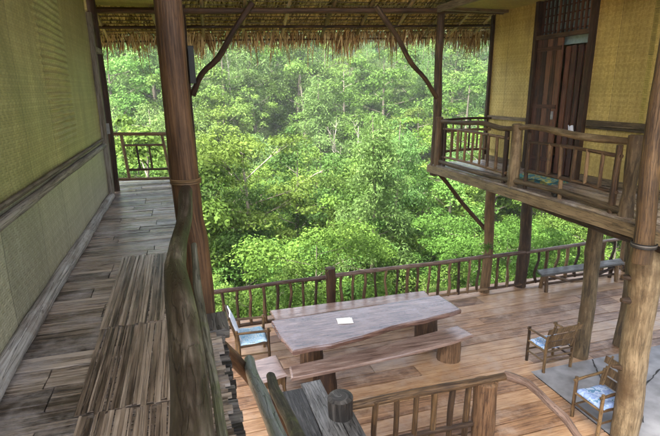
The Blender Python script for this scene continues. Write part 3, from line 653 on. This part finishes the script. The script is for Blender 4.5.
# ================================================================ VERANDA END RAILING
root = empty('veranda_end_railing', (-.5, 8.95, UF)); tag(root, 'light wooden railing with a small ladder panel closing the far end of the veranda', 'railing')
part('top_rail', [(-1.2, 8.93, 3.82), (-.7, 8.93, 3.80), (.2, 8.93, 3.775)], .03, 'branch')
part('floor_rail', [(-1.2, 8.93, 3.05), (-.5, 8.93, 3.02), (.2, 8.93, 3.0)], .026, 'branch')
part('stile', [(-.98, 8.93, 3.78), (-.93, 8.93, 3.05)], .026, 'branch'); part('stile', [(-.33, 8.93, 3.76), (-.25, 8.93, 3.02)], .026, 'branch')
part('panel_rail', [(-.96, 8.93, 3.62), (-.32, 8.93, 3.60)], .02, 'branch'); part('panel_rail', [(-.94, 8.93, 3.20), (-.28, 8.93, 3.18)], .02, 'branch')
part('baluster', [(-.76, 8.93, 3.61), (-.74, 8.93, 3.19)], .016, 'branch'); part('baluster', [(-.56, 8.93, 3.61), (-.54, 8.93, 3.19)], .016, 'branch')
rebase(root)

# ================================================================ LOWER DECK RAILING
root = empty('deck_railing', (4.5, 8.85, 0)); tag(root, 'long branchwork railing with wavy balusters along the far edge of the lower deck', 'railing')
X0, X1 = -1.6, 10.35
def ry(x): return 8.62+.10*min(1, max(0, (x+1)/3))+.02*max(0, x-6)
def seg_rail(z, r, mat, a, b):
    n = max(2, int((b-a)/.8)); part('top_rail' if z > .5 else 'bottom_rail', [(a+(b-a)*i/n, ry(a+(b-a)*i/n)+U(-.01, .01), z+U(-.012, .012)) for i in range(n+1)], [r*U(.9, 1.1) for _ in range(n+1)], mat)
for a, b in ((X0, 2.5), (2.5, 6.3), (6.3, 7.27), (7.27, 10.35)):
    seg_rail(.875, .042, 'raildark', a, b); seg_rail(.10, .034, 'branch', a, b)
part('post', [(2.6, ry(2.6), -.05), (2.62, ry(2.6), .6), (2.61, ry(2.6), 1.05)], [.10, .095, .098], 'postdark', seg=14)
part('post', [(10.38, ry(10.3), -.05), (10.38, ry(10.3), 1.12)], .1, 'trunk', seg=12)
x = X0+.15; n = 0
while x < 10.2 and n < 60:
    if min(abs(x-2.61), abs(x-6.28), abs(x-7.27)) > .16:
        yy = ry(x); c = U(-.035, .035); r = U(.024, .036) if x < 7.3 else U(.03, .05); c *= 1 if x < 7.3 else 1.8
        part('baluster', [(x+U(-.02, .02), yy, .08), (x+c, yy, .32), (x-c*.6, yy, .62), (x+U(-.02, .02), yy, .88)], [r*1.1, r, r*.9, r], 'branch', seg=8, bump=.07)
    x += U(.225, .275) if x < 7.3 else U(.25, .33); n += 1
rebase(root)
root = empty('side_railing', (10.4, 7, 0)); tag(root, 'branchwork railing at the far right side of the deck behind the knotty trunk', 'railing')
part('top_rail', [(10.4, 8.75, .88), (10.42, 7, .89), (10.4, 5, .88)], .045, 'raildark'); part('bottom_rail', [(10.4, 8.75, .1), (10.4, 5, .1)], .035, 'branch')
for k in range(12): yy = 8.5-.29*k; part('baluster', [(10.4, yy, .08), (10.4+U(-.03, .03), yy+U(-.03, .03), .45), (10.4, yy, .88)], U(.03, .045), 'branch', seg=8)
rebase(root)

# ================================================================ NEAR STAIR RAILING
root = empty('stair_railing', (2.7, 4.7, 0)); tag(root, 'brown log railing beside the stair landing at the bottom of the picture', 'railing')
part('top_rail', [(1.58, 4.74, .84), (2.1, 4.72, .86), (2.7, 4.70, .875), (3.3, 4.66, .885), (3.78, 4.64, .90)], [.05, .05, .052, .052, .05], 'post', seg=14, tone=.35)
part('handrail', [(3.74, 4.66, .90), (3.86, 4.38, .93), (3.93, 4.08, .84), (3.98, 3.86, .78), (3.90, 3.6, .78), (3.93, 3.3, .70), (3.9, 2.7, .55)], [.055, .048, .043, .046, .04, .04, .04], 'raildark', seg=12, wob=.006)
part('bottom_rail', [(1.65, 4.74, .25), (2.5, 4.71, .26), (3.4, 4.66, .27)], .034, 'post')
part('post', [(3.46, 4.66, -.05), (3.46, 4.66, .5), (3.46, 4.66, .86)], [.15, .145, .15], 'stump', seg=18)
for x in (1.95, 2.23, 2.49, 2.74, 3.0, 3.23): part('baluster', [(x, 4.72, .03), (x+U(-.015, .015), 4.71, .45), (x+.01, 4.70, .87)], U(.036, .044), 'post', seg=10, tone=U(.1, .5))
rebase(root)
# landing
root = empty('stair_landing', (1.35, 4.4, 0)); tag(root, 'weathered grey plank stair landing beside the cut corner post', 'stair landing')
g = MB(); x = .92
for bw in (.30, .28, .19):
    y = 2.6
    for L in (1.35, 1.6-(.12 if x < 1 else 0)+U(-.05, .05)-(.45 if x > 1.45 else 0)):
        g.box((x+bw/2, y+L/2, .725+U(-.006, .006)), (bw-.012, L-.012, .06), rz=U(-.008, .008), jit=.006, tone=random.random()); y += L
    x += bw
o = g.build('plank', M_['landing'], root); bevel(o, .008)
g = MB()
for x, y in ((1.0, 4.9), (1.6, 2.9), (1.0, 2.9)): g.log([(x, y, 0), (x, y, .7)], .08)
g.build('leg', M_['stump'], root); g = MB(); g.box((1.3, 4.7, .66), (.72, .09, .07)); g.box((1.3, 3.2, .66), (.72, .09, .07)); g.build('bearer', M_['stump'], root)
rebase(root)
g = MB(); g.log([(1.52, 4.74, 0), (1.53, 4.74, .5), (1.52, 4.74, 1.0)], [.155, .15, .152], seg=20, bump=.03, tone=.2)
o = g.build('cut_post', M_['darkslat']); tag(o, 'short thick dark cut log standing at the corner of the stair landing', 'post')
# stair stringer and treads
root = empty('stair', (.5, 3.7, 0)); tag(root, 'steep timber stair dropping from the upper veranda to the plank landing', 'stair')
part('stringer', [(.10, 3.0, 2.88), (.14, 3.11, 2.78), (.34, 3.65, 2.22), (.68, 4.12, 1.39), (.92, 4.5, .74)], .05, 'postdark', seg=12)
rebase(root)
def pole(pts, r, label, mat):
    g = MB(); g.log(pts, r, seg=16, bump=.05, sub=.06, wob=.006); o = g.build('stair_handrail', M_[mat]); tag(o, label, 'handrail'); return o
pole([(.375, 3.62, 2.34), (.37, 3.2, 2.40), (.38, 2.75, 2.47), (.39, 2.2, 2.56), (.40, 1.4, 2.7)], [.048, .052, .05, .05, .05], 'smooth wet grey stair pole with rounded end, left of the two above the landing', 'bluepole')
pole([(.60, 3.98, 1.93), (.58, 3.7, 1.98), (.61, 3.35, 2.02), (.60, 2.9, 2.12), (.6, 2.2, 2.25)], [.042, .047, .05, .055, .055], 'rough brown grey stair pole, right of the two above the landing', 'greypole')
for (x, y, z, lab) in ((.38, 2.0, 2.58, 'log stub carrying the smooth wet grey stair pole'), (.6, 2.5, 2.15, 'log stub carrying the rough brown stair pole')):
    g = MB(); g.log([(x, y, 0), (x, y, z)], .06); tag(g.build('pole_support', M_['stump']), lab, 'post')

# ================================================================ TABLE AND BENCHES
def slab(name, outline, z, th, mat, parent, curve=0):
    """live-edge board: outline = list of (x,y) anticlockwise; rounded arris"""
    pts = []
    n = len(outline)
    for i in range(n):
        a, b = Vector(outline[i]), Vector(outline[(i+1) % n]); k = max(1, int((b-a).length/.12))
        for j in range(k): pts.append(a+(b-a)*j/k)
    ctr = sum(pts, Vector((0, 0)))/len(pts)
    jit = [1+.0*random.random() for _ in pts]
    m = len(pts); g = MB(); V = []
    for ins, zz in ((.015, z-th), (0, z-th*.8), (.0, z-.02), (.012, z-.004), (.03, z)):
        for p in pts:
            d = (p-ctr); q = p-d.normalized()*ins; V.append((q.x, q.y, zz))
    F = []; UVs = []; ou = U(0, 30)
    for r in range(4):
        for i in range(m):
            j = (i+1) % m; f = (r*m+i, r*m+j, (r+1)*m+j, (r+1)*m+i); F.append(f); UVs.append([(V[k][0]+ou, V[k][1]+V[k][2]*2) for k in f])
    top = [4*m+i for i in range(m)]; F.append(top); UVs.append([(V[k][0]+ou, V[k][1]) for k in top])
    bot = [i for i in range(m)][::-1]; F.append(bot); UVs.append([(V[k][0]+ou, V[k][1]) for k in bot])
    g.add(V, F, UVs, .5); return g.build(name, mat, parent)
root = empty('slab_table', (2.8, 7, 0)); tag(root, 'long thick live-edge wooden table with a glossy top in the middle of the deck', 'table')
near = [(1.30, 6.34), (1.6, 6.36), (1.9, 6.34), (2.2, 6.40), (2.45, 6.43), (2.7, 6.50), (3.0, 6.58), (3.3, 6.62), (3.6, 6.64), (3.9, 6.70), (4.2, 6.74), (4.42, 6.80)]
farr = [(4.40, 7.1), (4.36, 7.46), (3.6, 7.45), (3.0, 7.42), (2.4, 7.43), (1.8, 7.40), (1.17, 7.40), (1.20, 6.9)]
slab('tabletop', near+farr, .76, .085, M_['slab'], root)
for x, y, r in ((1.78, 7.12, .19), (4.02, 7.3, .21)):
    g = MB(); g.log([(x, y, 0), (x, y, .3), (x, y, .675)], [r*1.05, r, r*.97], seg=18, bump=.05); g.build('leg', M_['stump'], root)
rebase(root)
def bench(label, outline, legs, z=.45, th=.06):
    root = empty('plank_bench', (outline[0][0], outline[0][1], 0)); tag(root, label, 'bench')
    slab('seat', outline, z, th, M_['benchtop'], root)
    for x, y, r in legs:
        g = MB(); g.log([(x, y, 0), (x, y, z-th)], [r*1.04, r], seg=16, bump=.05); g.build('leg', M_['stump'], root)
    rebase(root)
bench('long slab bench on thick log stumps on the near side of the table', [(1.22, 6.13), (2.0, 6.16), (3.0, 6.22), (4.0, 6.34), (4.46, 6.44), (4.38, 6.80), (3.8, 6.72), (3, 6.62), (2, 6.5), (1.26, 6.44)][:], [(1.78, 6.32, .17), (4.07, 6.56, .18)])
bench('long slab bench between the table and the far railing', [(1.34, 8.02), (3, 8.05), (4.50, 8.02), (4.54, 8.36), (3, 8.40), (1.32, 8.44)], [(1.8, 8.22, .13), (4.1, 8.2, .13)])
# small stool with carved apron
root = empty('carved_stool', (.96, 6.5, 0)); tag(root, 'small square stool with pale top and carved scalloped apron left of the near bench', 'stool')
slab('seat', [(.74, 6.17), (1.2, 6.26), (1.14, 6.88), (.72, 6.80)], .43, .035, M_['benchtop'], root)
g = MB()
def apron(p, q):
    p, q = Vector(p), Vector(q); n = 14
    for i in range(n):
        t = (i+.5)/n; h = .10+.06*abs(2*t-1)**2+.02*cos(t*6*pi); c = p.lerp(q, t); ang = math.atan2(q.y-p.y, q.x-p.x)
        g.box((c.x, c.y, .395-h/2), ((q-p).length/n+.001, .025, h), rz=ang, tone=.6)
C4 = [(.79, 6.22), (1.15, 6.29), (1.10, 6.83), (.77, 6.76)]
for i in range(4): apron(C4[i], C4[(i+1) % 4])
g.build('apron', M_['post'], root)
for x, y in C4:
    part('leg', [(x, y, .0), (x+.012, y, .10), (x-.01, y, .22), (x, y, .39)], [.03, .022, .03, .034], 'post', seg=10)
rebase(root)
# far right bench
root = empty('narrow_bench', (8.7, 8.55, 0)); tag(root, 'narrow grey plank bench against the far right railing', 'bench')
slab('seat', [(7.38, 8.30), (9.75, 8.33), (9.95, 8.62), (7.5, 8.60)], .46, .05, M_['landing'], root)
for x in (7.6, 9.6):
    part('leg', [(x, 8.35, 0), (x, 8.4, .42)], .045, 'branch'); part('leg', [(x+.05, 8.6, 0), (x+.03, 8.53, .42)], .045, 'branch')
part('brace', [(7.65, 8.45, .38), (8.4, 8.47, .12), (8.9, 8.45, .1)], .032, 'branch'); part('brace', [(9.6, 8.45, .34), (9.0, 8.47, .14)], .032, 'branch'); part('stretcher', [(7.6, 8.45, .15), (9.6, 8.45, .15)], .03, 'branch')
part('leg', [(9.8, 8.4, .0), (9.95, 8.35, .2), (9.8, 8.4, .42)], .05, 'branch')
rebase(root)
# paper
g = MB(); g.box((2.34, 7.0, .7665), (.26, .20, .004), rz=-.18)
g.box((2.33, 7.01, .7705), (.24, .19, .002), rz=-.12)
tag(g.build('paper_sheet', M_['paper']), 'pale sheet of paper lying on the tabletop', 'paper')

# ================================================================ CHAIRS
def chair(name, label, loc, rz, wdt, dep, cloth, backmode, group='rustic wooden armchairs on the deck', lean=.12):
    """local frame: faces +Y, back legs at y=-dep/2"""
    root = empty(name, loc, 0); tag(root, label, 'chair', group)
    def p(nm, pts, r, mat='chair', par=None, **k): return part(nm, pts, r, mat, seg=10, bump=.04, sub=.08, par=par or root, **k)
    hw, hd = wdt/2, dep/2
    for s in (-1, 1):
        p('leg', [(s*hw, hd, 0), (s*hw*1.01, hd, .3), (s*hw, hd, .63)], [.026, .024, .024])
        p('leg', [(s*hw, -hd, 0), (s*hw, -hd, .45), (s*hw, -hd-.03, .66)], [.026, .026, .024])
        p('armrest', [(s*hw, -hd-.04, .61), (s*hw, 0, .60), (s*hw, hd+.04, .585)], .021)
        p('stretcher', [(s*hw, -hd, .20), (s*hw, hd, .19)], .015)
        p('seat_rail', [(s*hw, -hd, .37), (s*hw, hd, .38)], .02)
    for yy, zz in ((hd, .38), (-hd, .37), (hd, .22), (-hd, .18), (-hd, .27)): p('stretcher' if zz < .3 else 'seat_rail', [(-hw, yy, zz), (hw, yy, zz)], .016)
    g = MB()
    for k in range(7): g.box((0, -hd+.03+(dep-.06)*(k+.5)/7, .405), (wdt-.02, (dep-.06)/7-.008, .016), tone=random.random())
    st = g.build('seat', M_['chair'], root)
    if cloth:
        g = MB(); g.grid(lambda u, v: ((u-.5)*(wdt+.02), (v-.5)*(dep-.02), .432+.008*sin(11*u+3*v)+.006*sin(9*v)-.05*abs(2*v-1)**10*(1 if v > .5 else 0)-.03*abs(2*u-1)**12), 20, 20, lambda u, v: (u, v))
        cl = g.build('seat_cloth', M_[cloth], root); sm = cl.modifiers.new('s', 'SOLIDIFY'); sm.thickness = .014
    if backmode == 'slats':
        for s in (-1, 1): p('back_post', [(s*(hw-.035), -hd+.02, .40), (s*(hw-.035), -hd-lean, .86)], .017)
        for k in range(3):
            zz = .50+.135*k; yy = -hd+.0-(zz-.42)*lean/.44
            g = MB(); R_ = Matrix.Rotation(-math.atan2(lean, .44)*-1, 3, 'X')
            nseg = 8
            for q in range(nseg): g.box(((q+.5-nseg/2)*(wdt+(.02 if k < 2 else .12))/nseg, yy, zz+.002*random.random()), ((wdt+(.02 if k < 2 else .12))/nseg+.0008, .02, .115 if k < 2 else .10), rot=R_, tone=.5+.1*k)
            g.build('back_slat', M_['chair'], root)
    else:
        for s in (-1, 1): p('back_post', [(s*(hw-.02), -hd, .40), (s*(hw-.02), -hd-lean, .92)], .02)
        for zz in (.5, .9): p('back_rail', [(-hw, -hd-(zz-.4)*lean/.5, zz), (hw, -hd-(zz-.4)*lean/.5, zz)], .017)
        g = MB(); g.grid(lambda u, v: ((u-.5)*(wdt-.06), -hd+.03-lean*v+.012*sin(8*u+4*v), .44+.47*v), 14, 16, lambda u, v: (u, v))
        cl = g.build('back_cloth', M_[backmode], root); sm = cl.modifiers.new('s', 'SOLIDIFY'); sm.thickness = .02
    root.rotation_euler = (0, 0, rz)
    return root
chair('armchair', 'wooden armchair with pale blue seat and cloth back left of the table', (.86, 7.66, 0), -pi/2, .54, .50, 'clothA', 'white_cloth', lean=.14)
chair('armchair', 'slat-backed wooden armchair with light blue seat beside the tan post', (5.57, 5.9, 0), .02, .54, .40, 'clothB', 'slats', lean=.10)
c3 = chair('armchair', 'wooden armchair with blue patterned seat cloth, half hidden by the knotty trunk', (5.17, 4.46, 0), pi/2+.02, .44, .46, 'clothC', 'slats', lean=.1)

# ================================================================ SMALL PLANTS ON THE POSTS
def tuft_plant(name, label, c, n, L, wd, mat, down=.0, seed=1):
    random.seed(seed); g = MB()
    for k in range(n):
        a = U(0, 2*pi); e = U(-.5-down, 1.1)
        g.blade(Vector(c)+Vector((U(-.03, .03), U(-.03, .03), U(-.04, .04))), (cos(a), sin(a)-.2, e), (0, 0, 1), U(.5, 1)*L, wd, tone=random.random(), curl=-U(.1, .5))
    o = g.build(name, mat); own_origin(o, c); tag(o, label, 'plant'); return o
M_['fern'] = leafmat('fern_leaf', (.05, .10, .015), (.16, .26, .05), rnd=0)
tuft_plant('fern', 'small green fern growing on the post under the far balcony corner', (6.2, 8.70, 1.12), 60, .2, .03, M_['fern'], .4, 3)
tuft_plant('fern', 'tiny green tuft on top of the middle railing post behind the table', (2.61, 8.70, 1.07), 16, .11, .02, M_['fern'], 0, 4)

# ================================================================ FOREST
def np_mesh(name, verts, faces, tone, mats, matidx=None, nside=4):
    me = bpy.data.meshes.new(name); nv = len(verts); nf = len(faces)
    me.vertices.add(nv); me.vertices.foreach_set('co', verts.astype(np.float32).ravel())
    me.loops.add(nf*nside); me.loops.foreach_set('vertex_index', faces.astype(np.int32).ravel())
    me.polygons.add(nf); me.polygons.foreach_set('loop_start', np.arange(0, nf*nside, nside, dtype=np.int32)); me.polygons.foreach_set('loop_total', np.full(nf, nside, dtype=np.int32))
    me.update(calc_edges=True)
    at = me.attributes.new('tone', 'FLOAT', 'FACE'); at.data.foreach_set('value', tone.astype(np.float32))
    for m in mats: me.materials.append(m)
    return me
def leaves(centres, size, aspect, up=.6, out=None, droop=0., rs=RN):
    """rhombic leaves at centres; out = outward directions biasing each leaf's normal"""
    n = len(centres)
    nrm = rs.normal(size=(n, 3)); nrm /= np.linalg.norm(nrm, axis=1)[:, None]
    nrm = nrm*.75+np.array([0, 0, up])
    if out is not None: nrm += out*.7
    nrm /= np.linalg.norm(nrm, axis=1)[:, None]
    d = rs.normal(size=(n, 3))
    if out is not None: d += out*.8
    d[:, 2] -= droop
    d -= nrm*np.sum(d*nrm, axis=1)[:, None]; d /= np.linalg.norm(d, axis=1)[:, None]
    s = np.cross(nrm, d); L = size*rs.uniform(.6, 1.3, (n, 1)); W = L*aspect
    c = centres
    v = np.stack([c-d*L*.5, c+s*W*.5+nrm*W*.12, c+d*L*.5-nrm*L*.08, c-s*W*.5+nrm*W*.12], 1).reshape(-1, 3)
    return v, np.arange(n*4).reshape(n, 4)
def make_tree(rs, H, crown_w, crown_lo, nclump, nleaf, lsize, lasp, clump_r, limbs=9, droop=0., shape='round', trunk_r=.16, bark='bark', leafm='leafA', vis=.0, flat=.8):
    """returns (trunk mesh, crown mesh); crown = leaf clumps on real limbs"""
    g = MB(); random.seed(int(rs.randint(1e6)))
    lean = Vector((U(-.06, .06), U(-.06, .06), 0))*H
    P = [Vector((0, 0, -.6)), lean*.2+Vector((U(-.1, .1), U(-.1, .1), H*.3)), lean*.6+Vector((U(-.2, .2), U(-.2, .2), H*.62)), lean+Vector((0, 0, H*.96))]
    g.log(P, [trunk_r*1.25, trunk_r, trunk_r*.65, trunk_r*.12], seg=7, bump=.05, sub=H/14, caps=False)
    def axis(t):
        k = t*3; i = min(2, int(k)); return P[i].lerp(P[i+1], k-i)
    cents = []
    for i in range(limbs):
        t = crown_lo+(.93-crown_lo)*(i+.5)/limbs; a = i*2.4+U(-.5, .5); b0 = axis(t)
        q = (t-crown_lo)/(1-crown_lo)
        if shape == 'round': wdt = crown_w*(.35+.65*math.sqrt(max(0, 1-(q*1.5-.55)**2)))
        elif shape == 'cone': wdt = crown_w*(1.05-q*.9)
        elif shape == 'umbrella': wdt = crown_w*(.45+.6*q)
        else: wdt = crown_w*(.6+.3*sin(q*pi))
        wdt *= U(.7, 1.15)
        e = b0+Vector((cos(a)*wdt, sin(a)*wdt, wdt*U(.15, .6)*(.6 if droop > .5 else 1)))
        m = b0.lerp(e, .5)+Vector((0, 0, -.06*wdt+U(0, .3)))
        g.log([b0, m, e], [trunk_r*.3*(1-t*.5), trunk_r*.16, trunk_r*.05], seg=5, bump=.05, sub=.6, caps=False)
        cents += [(e, 1.), (m.lerp(e, .55)+Vector((U(-.4, .4), U(-.4, .4), U(-.1, .5))), .9), (m+Vector((U(-.5, .5), U(-.5, .5), U(.0, .6))), .75)]
        for k in range(2):
            aa = a+U(-.9, .9); e2 = m+Vector((cos(aa), sin(aa), U(.1, .6)))*wdt*U(.35, .6); g.log([m, e2], [trunk_r*.15, trunk_r*.05], seg=4, sub=.8, caps=False); cents.append((e2, .8))
    cents.append((P[3], .8))
    while len(cents) < nclump:
        b, s = cents[int(rs.randint(len(cents)))]
        cents.append((b+Vector(rs.normal(size=3))*clump_r*.9, s*U(.5, .9)))
    C = []; O = []; T = []
    for c, s in cents[:nclump]:
        n = int(nleaf*s*rs.uniform(.6, 1.3)); v = rs.normal(size=(n, 3)); v /= np.linalg.norm(v, axis=1)[:, None]
        r = rs.uniform(.45, 1, (n, 1))**.6*clump_r*s*rs.uniform(.8, 1.2); v[:, 2] = np.abs(v[:, 2])*1.0-rs.uniform(0, .75, n)
        pos = v*r*np.array([1, 1, flat])+np.array(c)
        if droop: pos[:, 2] -= droop*rs.uniform(0, 1, n)**2*clump_r*1.3
        C.append(pos); O.append(v); T.append(np.clip(rs.uniform(0, 1)*.55+rs.uniform(0, .45, n), 0, 1))
    C = np.concatenate(C); O = np.concatenate(O); T = np.concatenate(T)
    v, f = leaves(C, lsize, lasp, .55, O, droop, rs)
    crown = np_mesh('crown', v, f, T, [M_[leafm]])
    tm = bpy.data.meshes.new('trunk'); tm.from_pydata(g.v, [], g.f)
    uvl = tm.uv_layers.new(name='UVMap'); uvl.data.foreach_set('uv', np.array(g.uv, dtype=np.float32).ravel())
    at = tm.attributes.new('tone', 'FLOAT', 'FACE'); at.data.foreach_set('value', np.array(g.t, dtype=np.float32)); tm.polygons.foreach_set('use_smooth', g.sm); tm.materials.append(M_[bark])
    return tm, crown
M_['bark'] = wood('bark', (.06, .05, .035), (.15, .13, .095), (.28, .25, .19), rough=.8, along=2, across=6, bump=.8)
M_['palebark'] = wood('pale_bark', (.14, .125, .095), (.27, .245, .195), (.40, .37, .31), rough=.8, along=2, across=6, bump=.5)
M_['leafA'] = leafmat('leaf_mid_green', (.036, .088, .012), (.112, .215, .036))
M_['leafB'] = leafmat('leaf_dark_green', (.018, .052, .010), (.062, .135, .028))
M_['leafC'] = leafmat('leaf_light_green', (.052, .12, .020), (.135, .26, .055))
M_['leafD'] = leafmat('leaf_blue_green', (.040, .095, .022), (.115, .215, .058))
M_['leafE'] = leafmat('leaf_olive_yellow', (.08, .12, .025), (.19, .26, .07))
M_['leafF'] = leafmat('leaf_pale_feathery', (.065, .12, .032), (.165, .265, .08))
rs = np.random.RandomState(5)
KINDS = [
 ('broadleaf_tree', 'bushy mid green broadleaf tree', [make_tree(rs, 12.5, 3.2, .22, 120, 190, .21, .5, .92, limbs=17, leafm='leafA') for _ in range(3)]),
 ('evergreen_tree', 'dense dark green tree', [make_tree(rs, 12, 3.2, .22, 115, 190, .19, .42, .92, limbs=16, leafm='leafB') for _ in range(2)]),
 ('light_tree', 'bright light green leafy tree', [make_tree(rs, 11.5, 3.0, .18, 120, 200, .18, .5, .85, limbs=17, leafm='leafC') for _ in range(3)]),
 ('feathery_tree', 'tall blue green tree of drooping layered boughs', [make_tree(rs, 15, 3.0, .22, 130, 180, .22, .3, .95, limbs=20, droop=.6, shape='cone', leafm='leafD') for _ in range(2)]),
 ('olive_tree', 'thin pale olive tree on a slender trunk', [make_tree(rs, 11, 2.4, .45, 75, 110, .16, .5, .8, limbs=12, trunk_r=.11, leafm='leafE', bark='palebark') for _ in range(2)]),
 ('umbrella_tree', 'spreading flat layered tree', [make_tree(rs, 12, 3.8, .45, 110, 180, .19, .4, 1.0, limbs=15, shape='umbrella', leafm='leafA', flat=.4) for _ in range(2)]),
 ('bamboo_clump', 'pale green feathery drooping tree', [make_tree(rs, 12, 2.8, .15, 120, 190, .26, .18, 1.0, limbs=17, droop=1.2, leafm='leafF') for _ in range(2)]),
]
BUSH = [('leafy_bush', 'low rounded bright bush', [make_tree(rs, 4.6, 2.2, .1, 90, 330, .105, .5, .6, limbs=13, trunk_r=.05, leafm='leafC') for _ in range(2)]),
        ('shrub', 'low mid green shrub', [make_tree(rs, 5.4, 2.3, .1, 90, 330, .11, .42, .6, limbs=13, trunk_r=.05, leafm='leafA') for _ in range(2)])]
GROUP = 'trees and bushes of the forested hillside'
def sector(x, y):
    """where along the picture the tree stands, by what is in front of it"""
    a = math.degrees(math.atan2(x, y))-16.7
    u = 330+485*math.tan(rad(max(-50, min(50, a))))
    names = [(108, 'behind the left hut'), (180, 'over the veranda railing'), (225, 'beside the tall post'), (270, 'over the left armchair'), (310, 'left of the table'),
             (350, 'over the middle post'), (390, 'right of the middle post'), (430, 'left of the balcony'), (488, 'at the balcony corner'), (540, 'under the balcony'), (2000, 'far right')]
    for lim, s in names:
        if u < lim: return s
def rowname(y):
    for lim, s in ((17, 'below the deck'), (24, 'in the gully'), (33, 'at slope foot'), (43, 'on lower slope'), (54, 'mid slope'), (66, 'on upper slope'), (80, 'high up')):
        if y < lim: return s
    return 'on the ridge'
placed = 0; used = {}
def put_tree(kind, x, y, s, rz, var=None, group=GROUP):
    global placed
    nm, lab, vs = kind; tm, cm = vs[var if var is not None else random.randrange(len(vs))]
    e = empty(nm, (x, y, ground_h(x, y)-.2), rz); e.scale = (s*U(.9, 1.1), s*U(.9, 1.1), s)
    L = f'{lab} {rowname(y)}, {sector(x, y)}'
    used[L] = used.get(L, 0)+1
    tag(e, L, 'tree' if 'tree' in nm else ('bush' if nm != 'bamboo_clump' else 'tree'), group)
    t = bpy.data.objects.new('trunk', tm); COL.objects.link(t); t.parent = e
    c = bpy.data.objects.new('crown', cm); COL.objects.link(c); c.parent = e
    placed += 1
random.seed(21)
y = 12.5
while y < 96:
    sp = 2.6 if y < 18 else 3.4 if y < 26 else 4.3 if y < 50 else 5.6 if y < 70 else 6.6
    lo = -.36*y-2.5; hi = 1.25*y+2 if y < 30 else (.95*y+3 if y < 44 else .52*y+8)
    x = lo+U(0, sp)
    while x < hi:
        xx, yy = x+U(-.3, .3)*sp, y+U(-.35, .35)*sp
        if yy < 15.5: kind = random.choice(BUSH); s = U(.7, 1.05)
        elif yy < 27: kind = random.choice([BUSH[1], KINDS[0], KINDS[2], KINDS[0], KINDS[3], KINDS[6], KINDS[5], KINDS[0], KINDS[1]]); s = U(.6, .88) if kind not in BUSH else U(1, 1.4)
        else:
            kind = random.choices(KINDS, [4, 1.6, 4.5, 5.5, 2.0, .8, 3.5])[0]; s = U(.75, 1.15)
            if yy < 36: s *= .8
        if 23 < yy < 33.5 and abs(xx/yy-.335) < .055 and kind not in BUSH: x += sp; continue
        put_tree(kind, xx, yy, s*(.8 if 23 < yy < 33.5 and abs(xx/yy-.335) < .055 else 1), U(0, 6.28)); x += sp*U(.85, 1.15)
    y += sp*.92
print('trees', placed, 'max dup', max(used.values()))
# two bare pale trunks in the clearing
def bare(x, y, H, label, lean, rz):
    g = MB(); random.seed(int(x*100)); P = [(0, 0, -.5), (lean*.3, 0, H*.35), (lean*.5, .2, H*.65), (lean, 0, H)]
    g.log(P, [.11, .09, .06, .015], seg=8, sub=.5, caps=False)
    for k in range(7):
        t = .35+.09*k; b = Vector(P[1]).lerp(Vector(P[3]), t); a = U(0, 6.28); L = U(.35, .9); e = b+Vector((cos(a)*L*.6, sin(a)*L*.6, L*U(1.2, 1.9)))
        g.log([b, b.lerp(e, .5)+Vector((cos(a)*.12, sin(a)*.12, -.05)), e], [.03, .02, .006], seg=5, sub=.3, caps=False)
        for j in range(4): e2 = b.lerp(e, U(.4, .9))+Vector((U(-.35, .35), U(-.35, .35), U(.2, .6))); g.log([b.lerp(e, .6), e2], [.010, .003], seg=4, sub=.3, caps=False)
    o = g.build('bare_tree', M_['palebark']); o.location = (x, y, ground_h(x, y)); o.rotation_euler = (0, 0, rz); tag(o, label, 'tree')
bare(11.6, 34.2, 9.5, 'bare pale forked tree standing out of the forest above the middle railing post', -1.2, .3)
bare(12.9, 34.6, 9.5, 'straight bare whitish tree trunk just right of the pale forked tree', .3, 2)
bare(4.2, 43, 13, 'grey bare branching tree in the forest right of the tall near post', .5, 4)
# undergrowth over the whole slope
rs = np.random.RandomState(9); N = 170000
yy = 10+rs.uniform(0, 1, N)**1.25*92; xx = -.42*yy-4+rs.uniform(0, 1, N)*(1.75*yy+10)
zz = np.array([ground_h(a, b) for a, b in zip(xx, yy)])
bumpz = .7+.9*np.abs(np.sin(xx*.9+np.sin(yy*.7)*2)*np.sin(yy*.8))
c = np.stack([xx, yy, zz+rs.uniform(0, 1, N)*bumpz*1.3], 1)
v, f = leaves(c, .34, .5, .7, None, .2, rs)
o = bpy.data.objects.new('undergrowth', np_mesh('undergrowth', v, f, rs.uniform(0, 1, N), [M_['leafA']])); COL.objects.link(o)
tag(o, 'low green undergrowth covering the forest slope', 'undergrowth', kind='stuff')

# ================================================================ HAZE
g = MB(); g.box((40, 80, 30), (520, 420, 110), tone=.5)
hz = g.build('haze', bpy.data.materials.new('haze')); hm = hz.data.materials[0]; hm.use_nodes = True
hm.node_tree.nodes.clear(); ho = hm.node_tree.nodes.new('ShaderNodeOutputMaterial'); hv = hm.node_tree.nodes.new('ShaderNodeVolumePrincipled')
hv.inputs['Density'].default_value = .0008; hv.inputs['Color'].default_value = (.9, .95, 1, 1); hv.inputs['Anisotropy'].default_value = .2
hm.node_tree.links.new(hv.outputs[0], ho.inputs['Volume']); tag(hz, 'thin pale haze in the valley air', kind='stuff')
